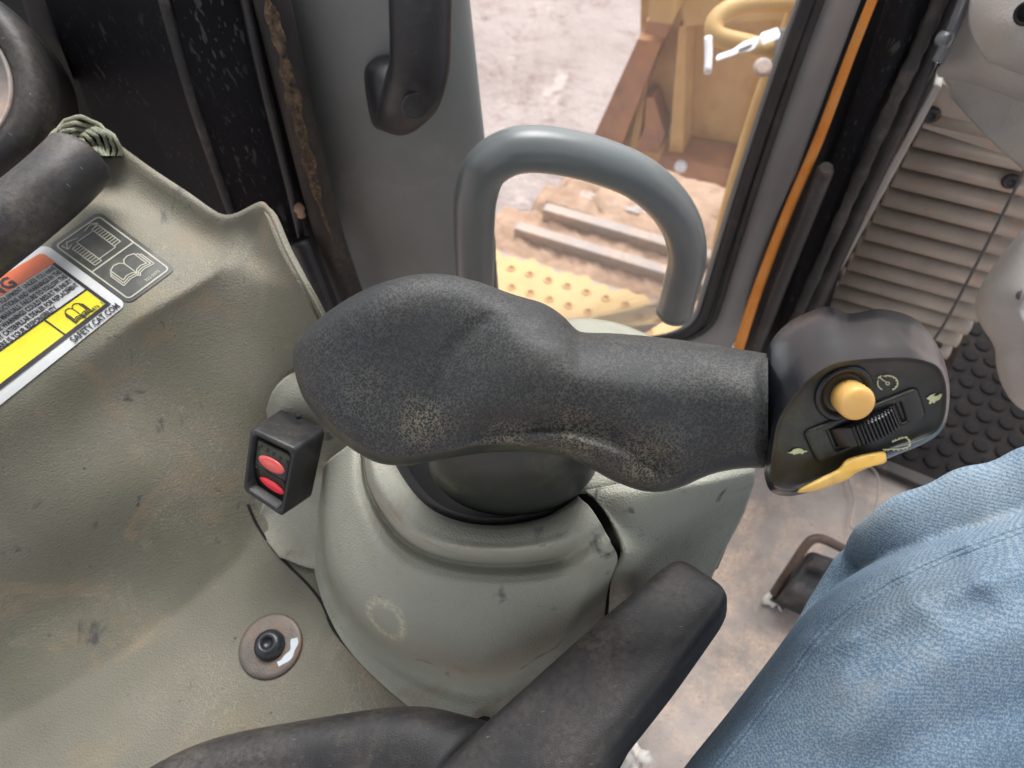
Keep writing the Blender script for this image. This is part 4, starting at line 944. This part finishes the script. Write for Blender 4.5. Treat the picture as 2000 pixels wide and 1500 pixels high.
# boot
bc_ = P(1008, 880, .318); 
v = []
rings = [(1006, 780, 138, 72, -.268), (1006, 838, 162, 76, -.280), (1004, 880, 169, 85, -.300), (1002, 904, 167, 93, -.320), (998, 918, 154, 93, -.340), (993, 924, 120, 80, -.357), (990, 930, 60, 44, -.368)]
nb_ = 48
for (cx, cy, rx, ry, z) in rings:
    for k in range(nb_):
        t = 2 * math.pi * k / nb_; v.append(PZ(cx + rx * math.cos(t), cy + ry * math.sin(t), z))
ff = gridfaces(len(rings), nb_, True); ff.append(tuple(range(nb_))); ff.append(tuple(range((len(rings) - 1) * nb_, len(rings) * nb_)))
mk('boot', v, ff, M['shell'], lev, sub=1, label='smooth dark boot under the grip')
# head
def dF(px, py): return .2585 + (np.asarray(py, float) - 700) / 250 * .020 + (np.asarray(px, float) - 1680) / 180 * .003
face_o = [(1506, 872), (1517, 820), (1552, 764), (1588, 729), (1630, 706), (1690, 697), (1768, 695), (1816, 704), (1840, 720), (1852, 756), (1850, 810), (1834, 842), (1802, 862), (1745, 884), (1690, 906), (1620, 936), (1562, 956), (1526, 956), (1506, 944), (1502, 910)]
sil = [(1488, 800), (1490, 740), (1504, 672), (1540, 630), (1588, 606), (1622, 599), (1652, 611), (1672, 611), (1722, 604), (1786, 622), (1832, 676), (1853, 740), (1853, 800), (1840, 840), (1806, 866), (1748, 890), (1692, 914), (1624, 946), (1562, 966), (1524, 968), (1500, 952), (1490, 900)]
NH = 160
fo = cr(face_o, NH, True); so_ = cr(sil, NH, True)
ctr = np.array([1680, 815.])
def off(pts, k): return pts + (ctr - pts) / np.linalg.norm(ctr - pts, axis=1, keepdims=True) * k
tw = np.clip((760 - fo[:, 1]) / 60, 0, 1)          # top side
ringsH = []
inn = off(fo, 16); inn2 = off(fo, 10)
ringsH.append((ctr + (inn - ctr) * .02, dF(*ctr) + .0012 + 0 * fo[:, 0]))
for kk in (.35, .7, 1.0):
    q = ctr + (inn - ctr) * kk; ringsH.append((q, dF(q[:, 0], q[:, 1]) + .0012))
ringsH.append((inn2, dF(inn2[:, 0], inn2[:, 1]) - .0003)); q = off(fo, 4); ringsH.append((q, dF(q[:, 0], q[:, 1]) - .0010))
ringsH.append((fo, dF(fo[:, 0], fo[:, 1]) + .0008))
q1 = fo * .66 + so_ * .34; ringsH.append((q1, dF(q1[:, 0], q1[:, 1]) * .0 + .272 + .004 * (q1[:, 1] - 700) / 250 + .002 * (1 - tw)))
q2 = fo * .25 + so_ * .75; ringsH.append((q2, .284 + .004 * (1 - tw) - .008 * sstep(1545, 1495, q2[:, 0])))
lf = sstep(1545, 1495, so_[:, 0]); ringsH.append((so_, .302 - .016 * lf)); q3 = off(so_, 12); ringsH.append((q3, .325 + 0 * fo[:, 0])); q4 = off(so_, 60); ringsH.append((q4, .338 + 0 * fo[:, 0])); ringsH.append((ctr + (so_ - ctr) * .02, .341 + 0 * fo[:, 0]))
v = np.vstack([P(q[:, 0], q[:, 1], d) for q, d in ringsH])
kf = 5
fa = gridfaces(len(ringsH), NH, True); fH1 = [q for q in fa if q[0] < kf * NH]; fH2 = [q for q in fa if q[0] >= kf * NH]
fH1.append(tuple(range(NH))); fH2.append(tuple(range((len(ringsH) - 1) * NH, len(ringsH) * NH)))
head = mk('control_head', *sub(v, fH2), M['head'], lev, label='rounded black control head')
plate = mk('face_plate', *sub(v, fH1), M['face'], lev)
fn_ = np.cross(P(1750, 800, dF(1750, 800)) - P(1600, 800, dF(1600, 800)), P(1680, 720, dF(1680, 720)) - P(1680, 880, dF(1680, 880))); fn_ /= np.linalg.norm(fn_); fn_ = fn_ if fn_ @ (CAM - P(1680, 800, .27)) > 0 else -fn_
def FP(px, py, h=0.0): px = np.asarray(px, float); return P(px, py, dF(px, py) + .0012) + fn_ * h
# roller bezel, slot and ribbed roller
bz = np.array([(1569, 842), (1788, 755), (1806, 812), (1596, 902)], float); sl4 = np.array([(1613, 838), (1756, 782), (1769, 820), (1630, 880)], float)
def quad_ring(q, r):
    o = []
    for i in range(4):
        a, b, c = q[i - 1], q[i], q[(i + 1) % 4]; d1 = (a - b) / np.linalg.norm(a - b); d2 = (c - b) / np.linalg.norm(c - b)
        for k in range(6):
            t = k / 5; o.append((b + d1 * r) * (1 - t) ** 2 + 2 * t * (1 - t) * b + (b + d2 * r) * t * t)
    return np.array(o)
def grow(q, k): c = q.mean(0); return c + (q - c) * (1 + k)
R_ = [(quad_ring(grow(bz, .03), 13), -.0010), (quad_ring(bz, 12), -.0006), (quad_ring(bz, 12), .0012), (quad_ring(grow(bz, -.05), 11), .0016), (quad_ring(grow(sl4, .06), 5), .0013), (quad_ring(sl4, 5), .0006), (quad_ring(grow(sl4, -.02), 5), -.006)]
v = np.vstack([FP(q[:, 0], q[:, 1], h) for q, h in R_]); m_ = 24
bez = mk('roller_bezel', v, gridfaces(len(R_), m_, True) + [tuple(range((len(R_) - 1) * m_, len(R_) * m_))], M['face'], plate.parent)
gq = quad_ring(grow(bz, .028), 13); gv = np.vstack([FP(q[:, 0], q[:, 1], .00035) for q in (gq, quad_ring(grow(bz, .0), 12))])
mk('bezel_groove', gv, gridfaces(2, m_, True), M['deep'], lev)
# roller: arc drum with ribs across
ra0, ra1 = np.array([1620, 858.]), np.array([1762, 800.]); axu = (ra1 - ra0) / np.linalg.norm(ra1 - ra0); axp = np.array([-axu[1], axu[0]])
NR = 140; rv = []
for i in range(NR):
    t = i / (NR - 1); p_ = ra0 + (ra1 - ra0) * t
    h = -.004 + .0095 * math.sqrt(max(0, 1 - (2 * t - 1) ** 2)) ** .9
    if .26 < t < .86: h += .0006 * (1 if math.sin((t - .26) / .60 * 12 * 2 * math.pi) > 0 else -1)
    wdt = 19.5
    for sgn, hh in ((-1, -.006), (-1, h - .0006), (-.93, h), (.93, h), (1, h - .0006), (1, -.006)):
        q_ = p_ + axp * wdt * sgn; rv.append(FP(q_[0], q_[1], hh))
mk('thumb_roller', rv, gridfaces(NR, 6) , M['head'], lev, smooth=False)
# button with collar
bcn = FP(1648, 768)
lathe('button_collar', bcn, fn_, [(.0108, -.001), (.0108, .0006), (.0100, .0014), (.0090, .0012), (.0078, .0002), (.0066, -.0004)], M['head'], lev, 48)
lathe('thumb_button', bcn + fn_ * 0 + (FP(1654, 772) - bcn), fn_, [(.0061, -.001), (.0064, .004), (.0064, .0070), (.0060, .0081), (.0050, .0088), (.0028, .0091), (.0002, .0092)], M['button'], lev, 48, label='amber yellow push button')
# yellow trigger under the head
tg = [(1556, 960), (1600, 934), (1636, 916), (1650, 900), (1664, 893), (1700, 884), (1726, 882), (1731, 893), (1728, 904), (1700, 912), (1672, 924), (1652, 938), (1618, 950), (1585, 960)]
tc = cr(tg, 80, True); tctr = tc.mean(0)
rg = [(tctr + (tc - tctr) * .04, .2675), (tctr + (tc - tctr) * .75, .2678), (tctr + (tc - tctr) * .94, .2688), (tc, .271), (tc, .290), (tctr + (tc - tctr) * .5, .298)]
v = np.vstack([P(q[:, 0], q[:, 1], d) for q, d in rg]); mk('trigger', v, gridfaces(len(rg), 80, True) + [tuple(range(80)), tuple(range(5 * 80, 6 * 80))], M['trigger'], lev, label='yellow trigger paddle below the head')
# printed symbols
def sym(name, gs): v, f = flat2(*gs); mk(name, FP(v[:, 0], v[:, 1], .0026 if name == 'track_symbol' else .0006), f, M['print'], lev, smooth=False)
z6 = lambda pts: [(1480 + x * .24, 620 + y * .24) for x, y in pts]
sym('turtle_symbol', [poly2(z6([(232, 1093), (262, 1090), (285, 1068), (320, 1058), (352, 1064), (372, 1080), (396, 1078), (394, 1088), (372, 1092), (356, 1108), (340, 1098), (300, 1108), (286, 1112), (280, 1102), (262, 1100)]))])
sym('rabbit_symbol', [poly2(z6([(1365, 655), (1395, 628), (1440, 612), (1418, 636), (1455, 632), (1478, 614), (1494, 618), (1486, 640), (1470, 664), (1440, 676), (1428, 694), (1412, 684), (1396, 702), (1384, 694), (1392, 672)]))])
tr_ = z6([(1062, 990), (1110, 968), (1165, 950), (1190, 965), (1205, 1000), (1190, 1028), (1130, 1044), (1040, 1048), (985, 1050)])
gsy = [ribbon2(tr_, 1.8)]
for k in range(len(tr_) - 1):
    for t in (.2, .6):
        a = np.array(tr_[k]) * (1 - t) + np.array(tr_[k + 1]) * t; d_ = np.array(tr_[k + 1]) - np.array(tr_[k]); d_ /= np.linalg.norm(d_); nn_ = np.array([d_[1], -d_[0]]); gsy.append(ribbon2([a, a + nn_ * 3.2], 2.2))
sym('track_symbol', gsy)
cg = (1050, 532)
arc1 = z6([(1050 + 82 * math.cos(math.radians(t)), 530 + 62 * math.sin(math.radians(t))) for t in range(-115, 62, 8)])
arc2 = z6([(1050 + 82 * math.cos(math.radians(t)), 530 + 62 * math.sin(math.radians(t))) for t in range(122, 205, 8)])
gsy = [ribbon2(arc1, 2.2), ribbon2(arc2, 2.2), ribbon2(z6([(1035, 520), (1000, 496), (978, 474)]), 2.0), ribbon2(z6([(1050 + 14 * math.cos(t), 532 + 12 * math.sin(t)) for t in np.linspace(0, 6.28, 12)]), 1.8), ribbon2(z6([(970, 492), (1000, 468)]), 2.0)]
for t in range(-100, 60, 26):
    c_, s_ = math.cos(math.radians(t)), math.sin(math.radians(t)); gsy.append(ribbon2(z6([(1050 + 82 * c_, 530 + 62 * s_), (1050 + 66 * c_, 530 + 50 * s_)]), 1.6))
sym('gauge_symbol', gsy)

# ================================================================== ARMREST
ar = thing('armrest', 'black vinyl armrest bar and pad along the bottom of the console', 'armrest', P(1050, 1480, .36))
bp = pxpath([(1366, 1150, .372), (1318, 1204, .364), (1240, 1288, .352), (1142, 1392, .342), (1052, 1490, .335), (962, 1600, .33)], 50)
br = np.interp(np.linspace(0, 1, 50), [0, .04, .3, .7, 1], [.0165, .0180, .0215, .0248, .029])
v, f = tube_geo(bp, br, 36, .8, tuple(CAM - bp[10] + A @ np.array([-.12, .10, 0])), 5.5, True, True)
barg = (v, f)
pp_ = pxpath([(240, 1640, .36), (400, 1556, .358), (540, 1512, .356), (680, 1484, .354), (800, 1478, .352), (880, 1500, .350), (960, 1530, .346), (1040, 1580, .345)], 60)
v, f = tube_geo(pp_, .0225 + .0018 * np.sin(np.linspace(0, 9, 60)), 36, .75, tuple(CAM - pp_[30]), 2.4, True, True)
v, f = cat(barg, (v, f)); oa = mk('pad', v, f, M['arm'], ar)
rm = oa.modifiers.new('remesh', 'REMESH'); rm.mode = 'VOXEL'; rm.voxel_size = .0016; rm.use_smooth_shade = True
sm_ = oa.modifiers.new('smooth', 'SMOOTH'); sm_.factor = .5; sm_.iterations = 14
slab('bracket', [P(1405, 1170, .40), P(1384, 1215, .40), P(1250, 1430, .385), P(1190, 1540, .375), P(1080, 1540, .39), P(1340, 1160, .41)], (0, 0, -.10), M['arm'], ar, .004)
lump('foam_scrap', 1240, 1478, fz + .04, .015, M['foam'], 'torn white foam scrap below the armrest', 'foam')

# ================================================================== LEFT EDGE: BAR, RAG, ROUND RIM
tube('padded_bar', pxpath([(-140, 560, .40), (-50, 486, .405), (30, 424, .412), (100, 366, .42), (140, 328, .427), (157, 310, .431)], 50), .0182, M['arm'], 30, rounded=False, pw=2.3, label='black padded bar above the labels at the left edge', cat='bar')
rag = []
rs = np.random.RandomState(3)
for k in range(8):
    r0 = 78 - k * 9; pts = []
    for i in range(26):
        t = math.radians(205 - i * 8.2); wv = 3.5 * math.sin(i * .6 + k * 1.3) + 1.5 * math.sin(i * 1.9 + k) + rs.randn() * .6
        pts.append((158 + (r0 + wv) * math.cos(t) * 1.0, 304 - (r0 + wv) * .98 * math.sin(t)))
    pts = np.array(pts); a = P(pts[:, 0], pts[:, 1], .452 + .003 * np.sin(np.arange(26) * .8 + k)); b = P(pts[:, 0] + 6, pts[:, 1] + 14, .50)
    nrm = np.gradient(a, axis=0); vv = np.stack([a, (a + b) / 2, b]); c0_ = P(158, 304, .452); inw = (c0_ - a); inw /= np.linalg.norm(inw, axis=1, keepdims=True)
    vin = vv + inw[None] * .0026
    vall = np.concatenate([vv, vin[::-1]]); rag.append((vall.reshape(-1, 3), gridfaces(6, 26) + [(5 * 26 + i, 5 * 26 + i + 1, i + 1, i) for i in range(25)]))
v, f = cat(*rag); mk('rag', v, f, M['cloth'], label='crumpled grey green rag stuffed behind the padded bar', cat='rag')
ax_ = A @ np.array([.25, -.05, 1.0]); ax_ /= np.linalg.norm(ax_)
spk = thing('round_speaker', 'round black rimmed speaker cut by the top left corner', 'speaker', P(-130, 170, .50))
lathe('rim', P(-130, 165, .48), ax_, [(.046, .0), (.050, .010), (.058, .016), (.066, .010), (.0705, -.004), (.0705, -.05)], M['arm'], spk, 72)
lathe('ring', P(-130, 165, .478), ax_, [(.0445, -.004), (.0455, .008), (.0475, .0085), (.0485, .002)], M['shoe'], spk, 72)
lathe('cone', P(-130, 165, .49), ax_, [(.047, .002), (.03, -.008), (.012, -.014), (.001, -.010)], M['deep'], spk, 48)

# ================================================================== PERSON
person = thing('person', 'seated person\'s leg in faded blue denim jeans at the lower right', 'person', P(1750, 1300, .40))
edge_ = [(1240, 1640), (1335, 1502), (1420, 1396), (1500, 1292), (1570, 1200), (1640, 1140), (1720, 1092), (1810, 1048), (1910, 1010), (2010, 976), (2120, 945)]
en = np.array([30, 40.]) / 50
rowsJ = []
for off_, dd in ((24, .47), (0, .405), (8, .372), (32, .345), (80, .322), (170, .302), (320, .290), (520, .288), (760, .30)):
    rowsJ.append([(x + off_ * .62, y + off_ * .78, dd + .03 * (1 - k / 10.) * 0 + .02 * abs(k - 4) / 10) for k, (x, y) in enumerate(edge_)])
WR = [([(1380, 1500), (1500, 1400), (1640, 1330)], 26, .004), ([(1480, 1420), (1640, 1290), (1760, 1240)], 20, -.003), ([(1560, 1300), (1680, 1200), (1830, 1150), (1960, 1120)], 24, .0045), ([(1600, 1230), (1730, 1150), (1880, 1092)], 18, -.0035),
      ([(1650, 1430), (1800, 1300), (1990, 1230)], 40, .004), ([(1540, 1250), (1600, 1260), (1660, 1250)], 14, .003), ([(1760, 1120), (1790, 1180), (1850, 1230)], 16, .0025), ([(1880, 1060), (1900, 1120), (1960, 1170)], 18, .0025), ([(1700, 1500), (1850, 1420), (2000, 1380)], 36, -.003)]
def jw(px, py):
    return jw0(px, py) + sum(1.0 * h * np.exp(-(sd_poly(px, py, l) / (w_ * 1.25)) ** 2) for l, w_, h in WR)
def jw0(px, py):
    a = (px * .62 + py * .78); l = (px * .78 - py * .62)
    return .0022 * np.sin(a / 46. + .6 * np.sin(l / 130.)) * np.exp(-((a - 1950) / 160.) ** 2) + .003 * np.exp(-(sd_poly(px, py, [(1500, 1370), (1700, 1230), (1900, 1140), (2050, 1080)]) / 30.) ** 2)
gJ = np.array([cru(np.array(r, float), 150) for r in rowsJ]); gJ = cru(gJ, 110)
dJ = gJ[..., 2] - jw(gJ[..., 0], gJ[..., 1])
vJ = P(gJ[..., 0], gJ[..., 1], dJ)
bot = P(gJ[..., 0] + 40, gJ[..., 1] + 40, gJ[..., 2] + .12)
# closed thigh: skin plus far side
nuJ, nvJ = 110, 150
vv = np.vstack([vJ.reshape(-1, 3), bot[-1].reshape(-1, 3), bot[0].reshape(-1, 3)])
ff = gridfaces(nuJ, nvJ)
o1 = nuJ * nvJ; o2 = o1 + nvJ
for j in range(nvJ - 1):
    ff.append(((nuJ - 1) * nvJ + j, (nuJ - 1) * nvJ + j + 1, o1 + j + 1, o1 + j)); ff.append((o1 + j, o1 + j + 1, o2 + j + 1, o2 + j)); ff.append((o2 + j, o2 + j + 1, j + 1, j))
ff.append(tuple([i_ * nvJ for i_ in range(nuJ)] + [o1, o2])); ff.append(tuple([i_ * nvJ + nvJ - 1 for i_ in range(nuJ)] + [o2 - 1, o2 + nvJ - 1]))
geo = [(vv, ff)]
fp = pxpath([(1668, 1130, .44), (1700, 1072, .41), (1745, 1040, .395), (1830, 1004, .385), (1930, 972, .38), (2060, 935, .375)], 60)
fr_ = np.interp(np.linspace(0, 1, 60), [0, .1, .2, .5, 1], [.004, .010, .0135, .016, .018]) * (1 + .06 * np.sin(np.linspace(0, 22, 60)))
geo.append(tube_geo(fp, fr_ * 1.05, 28, .7, tuple(CAM - fp[30]), 2.6, True, True))
fp = pxpath([(1712, 1056, .415), (1672, 1096, .425), (1640, 1150, .43), (1606, 1210, .43), (1560, 1262, .42)], 40)
geo.append(tube_geo(fp, np.interp(np.linspace(0, 1, 40), [0, .3, .7, 1], [.006, .0105, .012, .008]), 24, 1.0, None, 2.0, True, True))
fp = pxpath([(1700, 1150, .40), (1660, 1190, .412), (1620, 1240, .415), (1570, 1300, .40)], 30)
geo.append(tube_geo(fp, np.interp(np.linspace(0, 1, 30), [0, .5, 1], [.004, .008, .004]), 20, 1.0, None, 2.0, True, True))
v, f = cat(*geo); oj = mk('jeans', v, f, M['denim'], person)
rm = oj.modifiers.new('remesh', 'REMESH'); rm.mode = 'VOXEL'; rm.voxel_size = .0018; rm.use_smooth_shade = True
sm_ = oj.modifiers.new('smooth', 'SMOOTH'); sm_.factor = .5; sm_.iterations = 5
for rw in (47, 50):
    sp_ = P(gJ[rw, 4:-4, 0], gJ[rw, 4:-4, 1], dJ[rw, 4:-4] + .0001); tube('seam', sp_, .0013, M['denim'], 8, person)
